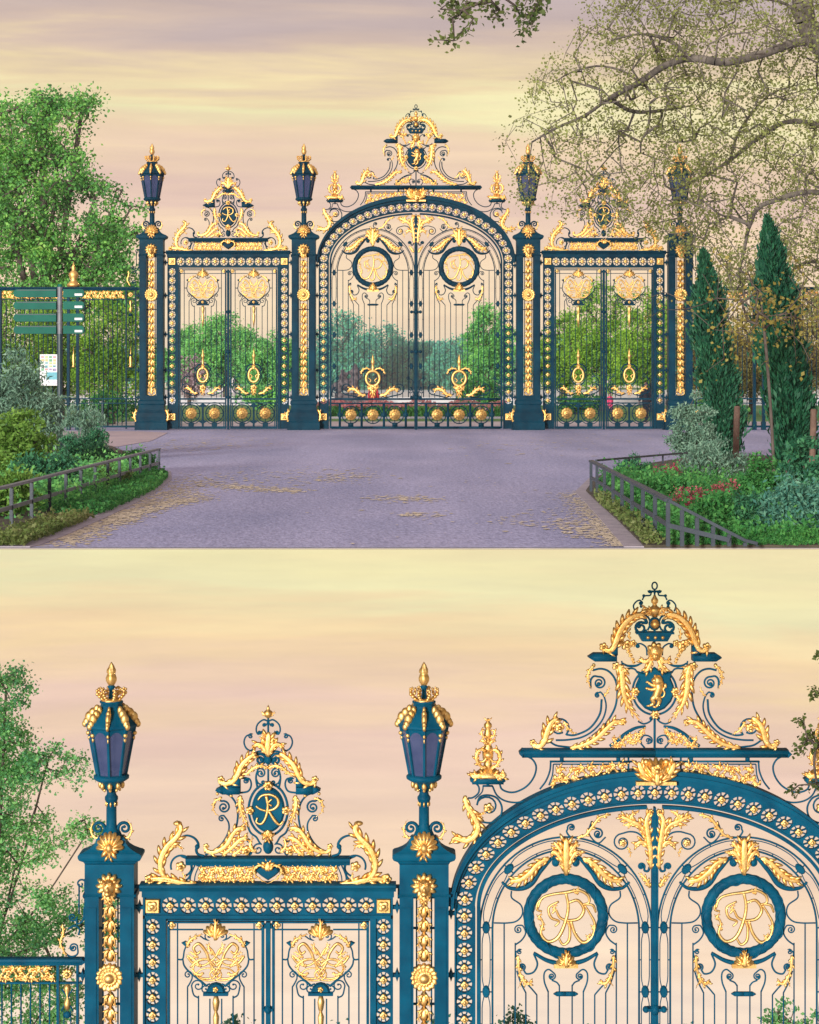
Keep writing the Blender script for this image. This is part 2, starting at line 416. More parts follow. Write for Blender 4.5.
def build_pillar():
    ox = 111; root = thing('lamp_pillar', '', 'lamp pillar')
    m = MB(ox)
    for a, b in ((86.5, 100.5), (121.5, 135.5)):
        m.bar(a, 893, b, 1196, -.24, .24)
        m.bar(a+2.2, 905, b-2.2, 1180, -.255, -.23)            # raised panel on each upright
    m.bar(86.5, 862, 135.5, 893, -.24, .24)
    m.beam(84.6, 137.4, 891.5, 897, .27)
    m.bar(100.5, 1182, 121.5, 1196, -.23, .23)
    for y in (929, 1005, 1085, 1140):
        m.bar(100.5, y-.8, 121.5, y+.8, -.03, .03)
    for x in (103.6, 118.4): m.t([(x, 897), (x, 1182)], .8, d=-.1)
    m.build('pillar_shaft', IRON, root)
    m = MB(ox)
    m.square(ox, [(24.6, 863), (26.2, 860.5), (30.4, 858.5), (31.6, 856), (31.6, 853.8), (29.8, 852.2), (26.5, 851), (21.5, 848.5), (17.5, 845.5), (15.2, 842.5), (14.4, 839), (12.2, 836.5)], .42)
    m.build('pillar_cap', IRON, root)
    m = MB(ox)
    m.square(ox, [(24.4, 1191), (27, 1194), (27.6, 1199), (25.6, 1202), (25.6, 1207), (27, 1212), (30, 1218), (30.8, 1226), (30.2, 1234), (31.2, 1236), (33.2, 1237.5), (33.2, 1253)], .62)
    m.build('plinth', IRON, root)
    # gilding
    m = MB(ox); m.rose(ox, 883, 13.6, 12, .13, -.25, rot=math.pi/2)
    m.ell(ox, 883, 6.6, 8, .12, -.32); m.ell(ox, 888.5, 3.8, 3.4, .09, -.40); m.ell(ox, 884.5, 1.8, 3.6, .07, -.43)
    for q in (-1, 1):
        m.ell(ox+q*3, 880, 1.4, 1.2, .03, -.43); m.ell(ox+q*6.2, 877.4, 2, 2, .04, -.36); m.ell(ox+q*3, 877.9, 2.2, .9, .04, -.43)
        m.leaf([(ox+q*2, 890), (ox+q*4, 895), (ox+q*2.4, 901)], 2.4, 3, .05, -.30)
    m.leaf([(ox, 892), (ox, 903)], 2.8, 3, .06, -.32)
    m.build('lion_mask', GOLD, root)
    m = MB(ox)
    for (a, b) in ((903, 961), (991, 1166)):
        n = round((b-a)/14.4); st = (b-a)/n
        for k in range(n):
            y = a+st*k
            m.lathe(ox, [(1.4, y), (2.8, y+st*.16), (4.3, y+st*.48), (4.6, y+st*.68), (3.2, y+st*.9), (1.4, y+st)], 10, -.1, 5, .22, 1.0)
            for q in (-1, 1): m.leaf([(ox+q*1.5, y+st*.1), (ox+q*4.6, y+st*.4), (ox+q*5.6, y+st*1.02)], 2.6, 2, .06, -.16)
    m.build('bellflower_garland', GOLD, root)
    m = MB(ox); m.rose(ox, 975, 14.8, 16, .09, -.2, depthlobe=.12, rows=((1, 0), (.96, .5), (.82, .9), (.68, .6), (.6, .55), (.54, .9), (.46, 1), (.4, .6), (.3, 1.2), (.16, 1.5), (.02, 1.6)))
    m.build('gilt_medallion', GOLD, root)
    m = MB(ox); m.leaf([(ox, 1180), (ox, 1160)], 4, 3, .06, -.12)
    for q in (-1, 1):
        m.sc(ox+q*5, 1172, 4, 90, -q*1.2, [1.2, .6], 1, -.12, [(ox, 1183), (ox+q*8, 1178)]); m.leaf([(ox, 1166), (ox+q*5, 1160), (ox+q*6, 1154)], 2, 3, .04, -.12)
    m.build('pendant_ornament', GOLD, root)
    m = MB(ox); m.shell(ox, 847, 14, -10, 190, 9, .12, -.15, ry=17)
    m.leaf([(ox, 842), (ox, 858)], 7, 3, .09, -.2); m.ell(ox, 846, 4, 5, .08, -.23)
    m.build('gilt_shell', GOLD, root)
    for q in (-1, 1):
        m = MB(ox)
        m.sc(ox+q*13, 829, 6.5, 180 if q > 0 else 0, -q*1.25, [1.8, 1.0], 1.6, 0, [(ox+q*7.5, 840)])
        b = m.build('scroll_bracket', IRON, root)
        m = MB(ox); m.leaf([(ox+q*8, 838), (ox+q*17, 838), (ox+q*20.5, 829), (ox+q*16, 820)], 2.2, 4, .05); m.build('gilt_leaf', GOLD, b)
        m = MB(ox); m.leaf([(ox+q*27, 1238), (ox+q*33.5, 1231), (ox+q*34, 1219), (ox+q*29, 1211)], 4, 4, .08, -.2, 'mid'); m.build('plinth_leaf', GOLD, root)
    for y in (908, 976, 1056, 1130, 1180):                       # the little spiked ties to the gates
        for q in (-1, 1):
            if 0: pass
    # lantern
    m = MB(ox)
    m.lathe(ox, [(14, 838), (10.5, 836), (9, 832.5), (6, 829.5), (5.2, 825), (5.0, 803), (5.8, 802), (6.6, 800), (6.6, 797.5), (5, 795.5), (4.4, 793), (5.2, 790.5), (8, 788), (9.2, 785), (11.5, 782.5), (15, 780.8), (17.6, 779), (17.8, 776.6), (15.4, 774.6)], 24)
    N = 8; rot = math.pi/8*0+math.pi/2
    def pt(r, a): return (r*math.cos(a)/PX, r*math.sin(a)/PX)
    def post(a, r0, y0, r1, y1, w0, w1):
        vs = []
        for (r, y, w) in ((r0, y0, w0), (r1, y1, w1)):
            for (dr_, da) in ((-w, -w), (w, -w), (w, w), (-w, w)):
                x = (r+dr_)*math.cos(a)-da*math.sin(a); d = (r+dr_)*math.sin(a)+da*math.cos(a)
                vs.append(m.P(ox+x, y, d/PX))
        m.raw(vs, [(0, 1, 2, 3), (7, 6, 5, 4), (0, 4, 5, 1), (1, 5, 6, 2), (2, 6, 7, 3), (3, 7, 4, 0)])
    for k in range(N):
        a = rot+2*math.pi*k/N; post(a, 14.6, 776, 23.8, 727, 1.1, 1.1)
    # arched heads of the panes and rim
    for k in range(N):
        a0 = rot+2*math.pi*k/N; vs = []; fs = []; n = 8
        for i in range(n+1):
            t = i/n; ang = a0+2*math.pi/N*t
            rr = 23.8*math.cos(math.pi/N)/math.cos(2*math.pi/N*(t-.5))
            up = 729-.4; lo = 733+8*abs(2*t-1)**2.2-4
            for (y, r) in ((726, rr+.6), (lo+1, rr-.2-(lo-727)*.215), (lo+1, rr-1.8-(lo-727)*.215), (726, rr-1.2)):
                vs.append(m.P(ox+r*math.cos(ang), y, r*math.sin(ang)/PX))
        for i in range(n):
            for q in range(4):
                r = (q+1) % 4; fs.append((i*4+q, i*4+r, i*4+4+r, i*4+4+q))
        m.raw(vs, fs)
    m.lathe(ox, [(22.8, 727.5), (25.2, 726.5), (25.4, 724.5), (23.4, 722.8), (21, 719.6), (17.4, 715.4), (13.8, 712), (11.4, 709.6), (10.6, 706.8), (10.2, 704.2), (11.4, 703.2), (11.4, 701.6), (9, 700.8)], 48, 0, 8, .03, rot=rot)
    m.lathe(ox, [(6, 701), (3, 699), (2.2, 692), (2.8, 689), (4.2, 687.6), (2.6, 686), (2.4, 684)], 12)
    lan = m.build('lantern', IRON, root)
    for k in range(N):
        a0 = rot+2*math.pi*k/N; a1 = a0+2*math.pi/N
        g = MB(ox); vs = []
        for (r, y) in ((14.2, 775.5), (23.2, 728)):
            for a in (a0, a1):
                for dd in (0, -.5): vs.append(g.P(ox+(r+dd)*math.cos(a), y, (r+dd)*math.sin(a)/PX))
        g.raw(vs, [(0, 2, 6, 4), (1, 5, 7, 3), (0, 1, 3, 2), (4, 6, 7, 5), (0, 4, 5, 1), (2, 3, 7, 6)])
        g.build('glass_pane', GLASS, lan)
    for k in range(N):
        a = rot+2*math.pi*k/N; ca, sa = math.cos(a), math.sin(a)
        g = MB(ox)
        def lp(r, y, rx, ry, rz):
            g.ell(ox+r*ca, y, rx*(abs(ca)*.6+.7), ry, rz/PX, r*sa/PX, 8, 6)
        lp(14.4, 710, 2.6, 5, 2.6); lp(18.2, 713.4, 3.6, 5.4, 3.4); lp(21.8, 717.6, 3.8, 6, 3.6); lp(24.6, 722.6, 3, 4.8, 3); lp(26.4, 724.4, 2.4, 3.6, 2.4); lp(23, 733.5, 2, 2.4, 2); lp(22.2, 738, 1.3, 2.6, 1.3)
        g.build('gilt_rib_leaf', GOLD, lan)
    g = MB(ox); g.lathe(ox, [(9.6, 704), (10.4, 702), (10, 700), (8.8, 699)], 16)
    for k in range(8):
        a = rot+2*math.pi*k/8+math.pi/8; ca, sa = math.cos(a), math.sin(a)
        for (r, y, q) in ((9.6, 699, 1.8), (12, 696.6, 1.9), (14.2, 694, 2.0), (14.6, 690.6, 1.6), (12.6, 689.4, 1.3), (10, 693.4, 1.6), (9.4, 690, 1.5)):
            g.ell(ox+r*ca, y, q, q, q/PX, r*sa/PX, 7, 5)
    g.build('gilt_crown', GOLD, lan)
    g = MB(ox); g.lathe(ox, [(1.6, 686.4), (3, 685.6), (5, 681.5), (5.3, 678.4), (4.4, 675.4), (3.8, 674.4), (4.4, 673), (4, 670.4), (2.6, 668), (2.2, 666.4), (1.2, 664.4), (.3, 662.6)], 16, 0, 5, .16, tw=.5, amps=[0, .05, .1, .12, .05, 0, .14, .2, .28, .3, .3, 0])
    g.build('flame_finial', GOLD, lan)
    g = MB(ox)
    for k in range(8):
        a = 2*math.pi*k/8; ca, sa = math.cos(a), math.sin(a)
        g.ell(ox+11*ca, 785.4, 2.4, 4, 2.4/PX, 11*sa/PX, 7, 5); g.ell(ox+8.4*ca, 790, 1.4, 2, 1.4/PX, 8.4*sa/PX, 6, 4)
        g.ell(ox+5.6*ca, 804.5, .9, 2.6, .9/PX, 5.6*sa/PX, 6, 4)
    g.build('gilt_calyx', GOLD, lan)
    return root

def straight_cells(m, x0, y0, x1, y1, n, half, vertical):
    cs = []
    for k in range(n):
        t = (k+.5)/n; cx, cy = x0+(x1-x0)*t, y0+(y1-y0)*t
        hu = half if vertical else (x1-x0)/n/2; hv = (y1-y0)/n/2 if vertical else half
        m.cell(lambda u, v: (cx+u*hu, cy+v*hv), -.045, .045); cs.append((cx, cy, 0))
    return cs

def spiked_ties(m, x0, x1, ys):
    for y in ys:
        m.bar(x0, y-1.6, x1, y+1.6, -.05, .05); xm = (x0+x1)/2
        m.prism([(xm, y-7), (xm+2.4, y), (xm, y+7), (xm-2.4, y)], -.06, .06, .2)

def build_side_gate():
    ox = 268; root = thing('side_gate', '', 'gate')
    m = MB(ox)
    m.beam(140, 268, 883.5, 891, .17); m.bar(142, 891, 268, 897, -.09, .09)
    m.bar(143, 915.2, 268, 918.6, -.08, .08); m.bar(143, 897, 145, 1251, -.08, .08); m.bar(160, 918.6, 166, 1251, -.08, .08)
    m.bar(166, 920.2, 268, 921.6, -.03, .03)
    m.bar(145, 897, 161, 915.4, -.04, .04)
    top = straight_cells(m, 161, 906.2, 267.99, 906.2, 6, 9.2, False)
    n = 16
    side = straight_cells(m, 152.5, 918.6, 152.5, 1201, n, 7.6, True)
    m.bar(145, 1201, 160, 1251, -.045, .045)
    spiked_ties(m, 134.8, 143, (908, 976, 1056, 1130, 1186))
    m.bar(134.8, 1236, 143, 1246, -.04, .04); m.bar(134, 886, 142, 888.6, -.05, .05)
    m.mirror()
    fr = m.build('gate_frame', IRON, root)
    for (x, y, r) in top+side:
        for q in (0, 1): inst('rosette', ROS, fr, L(ox, x if not q else 2*ox-x, y, -.05))
    for x, y in ((152.5, 906), (383.5, 906), (152.5, 1226), (383.5, 1226)): inst('corner_plaque', PLAQ, fr, L(ox, x, y, -.07))
    # one leaf, centred on 215.5, copied for the other side
    def leaf_of(cx, name):
        cx0 = 215.5
        lf = bpy.data.objects.new(name, None); link(lf, root); lf.location = L(ox, cx, 1253)
        m = MB(cx0)
        m.bar(167, 922.6, 169.6, 1250, -.05, .05)
        m.bar(167, 922.6, cx0, 924, -.03, .03); m.bar(167, 930, 203, 931.2, -.015, .015); m.bar(167, 1246, cx0, 1251, -.06, .06)
        m.bar(167, 1187.5, cx0, 1191, -.06, .06); m.bar(167, 1196.5, cx0, 1199, -.04, .04)
        for x in (177.2, 187.2, 198.2):
            y0 = {177.2: 924, 187.2: 988, 198.2: 997}[x]
            m.t([(x, y0), (x, 1187)], .72)
        m.t([(209.6, 1000), (209.6, 1092)], .72)
        # hoop that holds the monogram
        m.sc(208.5, 937, 4.6, 270, -1.1, [.85, .6], .9, 0, [(177, 960.5), (182.4, 960), (184.2, 951), (189, 942.5), (198, 937), (204, 940)])
        m.t([(182.4, 960), (184, 967), (190, 974), (199, 981), (206.5, 987.5)], [.8, 1.2])
        m.prism([(181, 944), (185, 942), (190, 945.5), (186, 948.5)], -.03, .03, .2)
        m.sc(187.6, 976, 4.2, 0, 1.2, [.8, .6], .9, 0, [(187.2, 988), (189.2, 985), (191.6, 980)])
        m.sc(197.6, 987, 6.4, 180, -1.3, [.85, .6], 1.1, 0, [(198.2, 999), (193.4, 996)])
        m.sc(205, 991, 4.5, 60, 1.0, [.85, .6], 1.0, 0, [(209.8, 985), (207, 986)])
        # lower scrollwork
        m.sc(181, 1166, 10.5, 250, -1.35, [1.3, .8], 1.6, 0, [(208, 1178), (196, 1182), (186, 1179)])
        m.sc(184, 1140, 4, 280, 1.1, [.9, .6], 1, 0, [(173, 1165), (174, 1150), (180, 1144)])
        m.t([(205, 1134), (200, 1128), (206, 1119), (211, 1118), (215.5, 1116)], 1.5)
        m.tube(arc(215.5, 1142, 15, 19, 100, 270, 16), 1.1)
        # bossed panel: rings and struts
        for bx in (191.5,):
            m.tube(arc(bx, 1219, 18, 18, 0, 360, 30)[:-1], 1.1, 6, True); m.tube(arc(bx, 1219, 22.4, 22.4, 35, 145, 14), .8); m.tube(arc(bx, 1219, 22.4, 22.4, 215, 325, 14), .8)
            for a in range(0, 360, 45):
                c, s_ = math.cos(math.radians(a)), math.sin(math.radians(a)); m.tube([(bx+11*c, 1219-11*s_), (bx+18*c, 1219-18*s_)], .8)
        m.bar(213.6, 1199, cx0, 1246, -.04, .04); m.bar(171, 1199, 173, 1246, -.02, .02)
        for y in (1203, 1236): m.prism([(207, y), (cx0, y-5), (cx0, y+5)], -.03, .03)
        m.bar(186, 1238, 197, 1246, -.03, .03)
        m.mirror()
        l0 = m.build('leaf_bars', IRON, lf)
        g = MB(cx0); g.shell(cx0, 938, 14, 15, 165, 7, .1, -.02, ry=15); g.leaf([(cx0, 940), (cx0, 918)], 4, 3, .08, -.05)
        g.build('gilt_palmette', GOLD, lf)
        g = MB(cx0)
        g.t([(217, 975), (210, 964), (206, 953), (199, 944.5), (193.4, 948.6), (196.4, 954.4), (200.4, 952)], [1.2, 1.7, 1.1], d=-.02)
        g.tube(arc(206.4, 970, 13.6, 9.6, 0, 360, 26)[:-1], 1.0, 6, True, -.01); g.tube(arc(209, 975, 12.4, 6.4, 0, 360, 22)[:-1], .8, 6, True, -.03)
        g.t([(187, 957), (193, 964), (204, 966), (214, 959), (220, 952)], [1.4, 1.2, .8], d=-.02)
        g.t([(190, 968), (198, 961), (207, 960), (215.5, 967)], [1.0, 1.1], d=-.03); g.t([(206, 945), (212, 951), (215.5, 958)], [.8, 1.2], d=-.02)
        g.leaf([(201, 968), (194, 960), (186, 955)], 2.2, 4, .04, -.02); g.leaf([(204, 974), (197, 975), (190, 968)], 1.9, 3, .04, -.02); g.leaf([(212, 956), (208.4, 948), (210, 942)], 1.8, 3, .04, -.02); g.leaf([(198, 959), (193, 954), (188, 953)], 1.8, 3, .03, -.02)
        g.leaf([(186.5, 948), (190, 941), (198, 936), (203, 935)], 2.6, 4, .05, -.02)
        g.mirror(); g.build('gilt_monogram', GOLD, lf)
        g = MB(cx0); g.prism([(206, 993.5), (207.4, 988.5), (211, 985), (215.5, 983.8), (220, 985), (223.6, 988.5), (225, 993.5)], -.05, .05, .2); g.bar(203, 993.5, 228, 996.4, -.05, .05)
        h_ = g.build('hood', IRON, lf); g = MB(cx0); g.rose(cx0, 989.8, 3.2, 5, .05, -.05); g.build('rosette', GOLD, h_)
        g = MB(cx0); g.lathe(cx0, [(2, 997), (3.4, 1003), (2.4, 1010), (1.4, 1013), (3, 1018), (2.2, 1028), (.6, 1042)], 10, 0, 5, .15); g.build('gilt_drop', GOLD, lf)
        g = MB(cx0); g.lathe(cx0, [(3.6, 1122), (2.2, 1119), (2.2, 1104), (3.6, 1102), (3.2, 1099), (2, 1096), (1.4, 1091), (.2, 1084)], 10); g.build('gilt_spear', GOLD, lf)
        g = MB(cx0); g.t([(207, 1138), (212, 1142), (208, 1148)], .9, d=-.02); g.mirror(); g.tube(arc(cx0, 1140, 10.4, 14.4, 0, 360, 28)[:-1], 2.4, 6, True, -.03)
        g.rose(cx0, 1166, 7.6, 5, .1, -.03); g.leaf([(cx0, 1164), (cx0, 1182)], 5, 3, .09, -.04); g.leaf([(cx0, 1128), (cx0, 1118)], 3.4, 3, .07, -.03)
        g.build('gilt_cartouche', GOLD, lf)
        for q in (-1, 1):
            g = MB(cx0); g.leaf([(cx0+q*10, 1178), (cx0+q*20, 1176), (cx0+q*30, 1166), (cx0+q*36, 1168)], 3.4, 4, .07, -.02, 'even', 2.2); g.build('gilt_scroll', GOLD, lf)
        for bx in (191.5, 239.5): inst('boss', BOSS, lf, L(cx0, bx, 1219, -.02))
        for x in (171.6, 259.4): inst('rosette', ROS, lf, L(cx0, x, 926, -.02))
        return lf
    lf = leaf_of(215.5, 'gate_leaf')
    l2 = copy_tree(lf, root); l2.location = L(ox, 320.5, 1253)
    m = MB(ox); m.bar(265.8, 922.6, 270.2, 1252, -.07, .07); m.prism([(262, 925), (274, 925), (272, 929), (264, 929)], -.05, .05)
    for y in (1010, 1092, 1186): m.ell(ox, y, 4, 5, .1, -.02); m.bar(263, y-1.2, 273, y+1.2, -.08, .08)
    m.build('meeting_stile', IRON, root)
    # crest
    m = MB(ox)
    m.beam(186, 350, 857.5, 865, .15); m.bar(196, 865.6, 340, 867, -.03, .03)
    a = MB(ox)
    a.t([(194.6, 866), (190.4, 876), (189.6, 884)], .8); a.t([(199, 866), (195, 876), (194, 884)], .6)
    a.tube(arc(181, 867, 10.6, 10.6, 200, -80, 26), 1.0)
    a.t([(183, 883), (189, 878), (191, 868), (187, 860.4), (180.6, 857)], 1.0)
    a.t([(178, 840), (186, 836.4), (194, 839), (198, 845), (196, 850.4), (197.6, 855), (204, 857)], [.9, 1.5, 1.2]); a.ell(197, 847.6, 2.6, 2.6, .05)
    a.t([(221, 793.5), (229, 796), (235.4, 804), (237.6, 816), (235.6, 829), (231, 839), (224, 846)], 1.0)
    a.sc(223.4, 808, 6.4, 110, -1.6, [1.1, .8], 1.7, 0, [(214, 806), (216, 800)])
    a.sc(221.4, 819.6, 3.4, 60, 1.1, [1.0, .7], 1.3, 0, [(205, 856), (214, 851), (222, 844), (228, 833), (228.4, 824), (224, 817)])
    a.bar(223, 786.5, 240, 794, -.12, .12); a.prism([(215.5, 790.3), (223, 786.3), (223, 794.2)], -.12, .12); a.prism([(232, 787), (240, 776), (240, 787)], -.12, .12)
    a.sc(260.4, 760.4, 6, 120, -1.35, [1.9, 1.1], 2.6, 0, [(244, 769), (249.4, 760), (254, 756)])
    a.t([(246, 766), (252, 756), (260, 752), (266, 755), (268, 760)], 1.0)
    a.sc(250.6, 737, 2.6, 60, 1.1, [.9, .7], 1, 0, [(250.4, 752), (246, 749), (243.8, 743), (246, 737)])
    a.sc(253, 750.4, 2.2, 180, 1.2, .8, .9)
    a.sc(259.4, 733, 2.2, 20, -1.1, [.9, .7], 1.2, 0, [(268, 722), (263, 720.6), (257.4, 725), (256, 731), (258, 735)])
    a.sc(264, 726, 1.8, 0, 1.0, .9, .9, 0, [(268, 722)])
    a.sc(260.4, 774, 5, 120, -1.4, [1.1, .7], 1.6, 0, [(257.6, 790), (256, 782), (256, 776)])
    a.sc(262.6, 783.4, 2.4, 250, 1.0, .9, 1, 0, [(256, 780), (258, 784)])
    a.sc(245.4, 781.6, 3.4, 140, -1.3, [1.0, .7], 1.4, 0, [(239.4, 793.8), (248, 792), (251, 785.6), (249, 779.6)])
    a.sc(258, 850.4, 6, 60, 1.2, [1.1, .7], 1.2, 0, [(246, 822), (250, 833), (256, 838), (259, 843)])
    a.sc(248.4, 841, 2.2, 0, -1.0, .9, 1.2)
    a.sc(249.8, 853.6, 2.2, 180, 1.0, .9, 1.2)
    a.mirror(); m.raw(a.v, a.f, True)
    m.t([(268, 716), (268, 758)], 1.0); m.t([(268, 764), (268, 786)], 1.0); m.ell(268, 760.4, 4, 5, .08); m.ell(268, 847.5, 5.4, 7.6, .1)
    m.tube(arc(268, 810.5, 19.6, 26, 0, 360, 40)[:-1], 1.25, 6, True, 0)
    m.prism([(258, 866.4), (278, 866.4), (281, 871), (275, 876.4), (268, 881), (261, 876.4), (255, 871)], -.09, .05, .2)
    cre = m.build('crest', IRON, root)
    g = MB(ox); g.prism(arc(268, 810.5, 16.6, 22.6, 0, 360, 40)[:-1], -.06, .03, .12); g.build('oval_shield', IRON, cre)
    g = MB(ox)
    g.t([(258, 800), (262, 795.6), (270, 794.6), (277, 798), (278.4, 804), (274, 809), (266, 811)], [.9, 1.6, 1.2], d=-.07)
    g.t([(266.4, 796), (268, 806), (266, 817), (261.6, 823.6), (256.6, 822), (257.6, 817.4)], [1.6, 1.4, .9], d=-.08)
    g.t([(269, 811), (274.6, 820), (279.6, 824.4), (283.4, 821)], [1.2, 1.6, .9], d=-.08)
    g.t([(256, 806), (260, 809), (266, 811)], [.9, 1.2], d=-.07); g.t([(272, 799), (268.4, 803), (272, 806)], .8, d=-.08)
    g.build('gilt_monogram', GOLD, cre)
    g = MB(ox); g.lathe(268, [(.9, 719), (3, 717.6), (4.6, 714.6), (3.6, 712), (1.6, 710.4), (1.4, 708.6), (.2, 705.6)], 12, 0, 6, .1)
    for q in (-1, 1): g.leaf([(268+q*2, 716), (268+q*5, 714.4), (268+q*6.6, 712)], 1.4, 2, .03)
    g.build('bud_finial', GOLD, cre)
    g = MB(ox); g.leaf([(268, 757), (268, 745), (268.6, 732.6)], 5.2, 3, .1, -.02, 'even')
    for q in (-1, 1):
        g.leaf([(268+q*1, 755), (268+q*6, 746), (268+q*11, 744.4), (268+q*14.4, 747)], 3.6, 4, .09, -.02, 'even', 2.4)
        g.leaf([(268+q*2, 744), (268+q*6, 737), (268+q*4, 733)], 2.4, 3, .06, -.02)
    g.build('gilt_fleuron', GOLD, cre)
    g = MB(ox); g.rose(268, 785.6, 5.4, 6, .1, -.07); g.build('shield_boss', GOLD, cre)
    g = MB(ox); g.shell(268, 838, 8, 20, 160, 5, .09, -.06); g.leaf([(268, 830), (268, 842)], 5, 3, .07, -.07); g.build('shield_palmette', GOLD, cre)
    for q in (-1, 1): g = MB(ox); g.rose(268+q*18, 810.5, 4.8, 5, .09, -.06); g.build('shield_boss', GOLD, cre)
    g = MB(ox)
    for q in (0, 1): pass
    g.arabesque(199, 256, 874.6, 15, 6, -.0, 0, .05); g.arabesque(337, 280, 874.6, 15, 6, 0, 0, .05)
    for q in (-1, 1):
        g.leaf([(268, 866), (268+q*9, 864.6), (268+q*14, 870), (268+q*10, 877), (268, 883)], 2.2, 5, .06, -.09)
    g.leaf([(268, 870), (268, 859)], 6, 3, .08, -.1)
    g.build('gilt_frieze', GOLD, cre)
    for q in (1, -1):
        X = lambda x: x if q > 0 else 2*ox-x
        T = lambda pts: [(X(x), y) for x, y in pts]
        g = MB(ox)
        g.leaf(T([(196, 884), (184, 883.4), (170, 880), (158, 879), (149, 879.4)]), 5, 5, .1, -.02, 'even', 5.2)
        g.leaf(T([(170, 881), (162, 873), (161, 860), (167, 847), (176, 838), (181, 830), (180, 824)]), 5.6, 8, .1, -.03, 'even')
        g.ell(X(177.4), 824, 4.6, 2.6, .06, -.02)
        g.leaf(T([(165, 851), (172, 846), (180, 846.6), (183, 852)]), 3, 3, .07, -.03); g.rose(X(180.6), 867, 5.6, 5, .1, -.02)
        g.leaf(T([(172, 883), (184, 880), (182, 871)]), 2.6, 3, .06, -.02)
        g.build('gilt_volute', GOLD, cre)
        g = MB(ox)
        g.leaf(T([(205, 848), (208, 852), (216, 852), (226, 846), (232, 836), (238, 829), (246, 828)]), 4.2, 7, .08, -.02, 'even', 0)
        g.rose(X(206), 847, 3.4, 5, .06, -.02)
        g.leaf(T([(222, 856), (232, 848), (240, 840), (248, 837)]), 3.6, 5, .08, -.02, 'even'); g.rose(X(246), 851, 5.6, 5, .09, -.02); g.leaf(T([(232, 856), (240, 850), (244, 842)]), 3, 4, .07, -.02); g.leaf(T([(256, 853), (250, 846), (253, 836)]), 2.6, 4, .07, -.02)
        g.build('gilt_acanthus', GOLD, cre)
        g = MB(ox)
        g.leaf(T([(219, 779), (224, 783.4), (233, 781.4), (238, 774), (242, 765), (249, 757.6), (256, 753)]), 4.8, 8, .1, -.06, 'even'); g.rose(X(221), 779.6, 4, 5, .08, -.05)
        g.build('gilt_arch_leaf', GOLD, cre)
        g = MB(ox); g.leaf(T([(241, 775), (247, 774), (254, 768), (262, 766), (268, 769)]), 2.3, 6, .06, -.02, 'even'); g.build('gilt_swag', GOLD, cre)
        g = MB(ox); g.leaf(T([(240.6, 796), (240, 806), (243, 817), (249, 828)]), 3.8, 6, .07, -.02); g.leaf(T([(222, 798), (214.6, 802), (213.4, 811), (219, 817)]), 1.9, 5, .05, -.02); g.ell(X(217), 794.6, 1.6, 1.8, .03); g.ell(X(231), 796.4, 1.8, 1.6, .03, -.02)
        g.build('gilt_side_leaf', GOLD, cre)
    return root
def lion(g, cx, cy, k, d):
    """rampant lion in low relief; k scales the 1-unit drawing"""
    def T(pts): return [(cx+x*k, cy+y*k) for x, y in pts]
    g.t(T([(.12, -.42), (.16, -.15), (.08, .12), (.0, .32)]), [.20*k, .23*k, .17*k, .17*k], d=d)           # trunk
    g.ell(cx+.10*k, cy-.50*k, .25*k, .27*k, .25*k/PX, d-.01); g.ell(cx-.06*k, cy-.52*k, .15*k, .12*k, .2*k/PX, d-.03); g.ell(cx+.2*k, cy-.36*k, .2*k, .2*k, .2*k/PX, d)
    g.ell(cx-.02*k, cy-.70*k, .06*k, .08*k, .1*k/PX, d)
    g.t(T([(.05, -.22), (-.16, -.28), (-.34, -.40)]), [.10*k, .07*k, .06*k], d=d); g.ell(cx-.38*k, cy-.42*k, .09*k, .06*k, .08*k/PX, d)
    g.t(T([(.05, -.12), (-.15, -.06), (-.36, -.10)]), [.10*k, .07*k, .06*k], d=d-.01); g.ell(cx-.4*k, cy-.12*k, .09*k, .06*k, .08*k/PX, d)
    g.t(T([(.0, .28), (-.14, .40), (-.08, .58), (-.26, .70)]), [.15*k, .10*k, .07*k, .06*k], d=d); g.ell(cx-.31*k, cy+.71*k, .12*k, .05*k, .08*k/PX, d)
    g.t(T([(.05, .28), (.18, .42), (.14, .62), (.04, .74)]), [.15*k, .11*k, .07*k, .06*k], d=d-.01); g.ell(cx-.02*k, cy+.76*k, .12*k, .05*k, .08*k/PX, d)
    g.t(T([(.1, .28), (.34, .30), (.44, .12), (.38, -.06), (.46, -.2)]), [.05*k, .045*k, .04*k], d=d); g.ell(cx+.47*k, cy-.24*k, .08*k, .12*k, .08*k/PX, d)

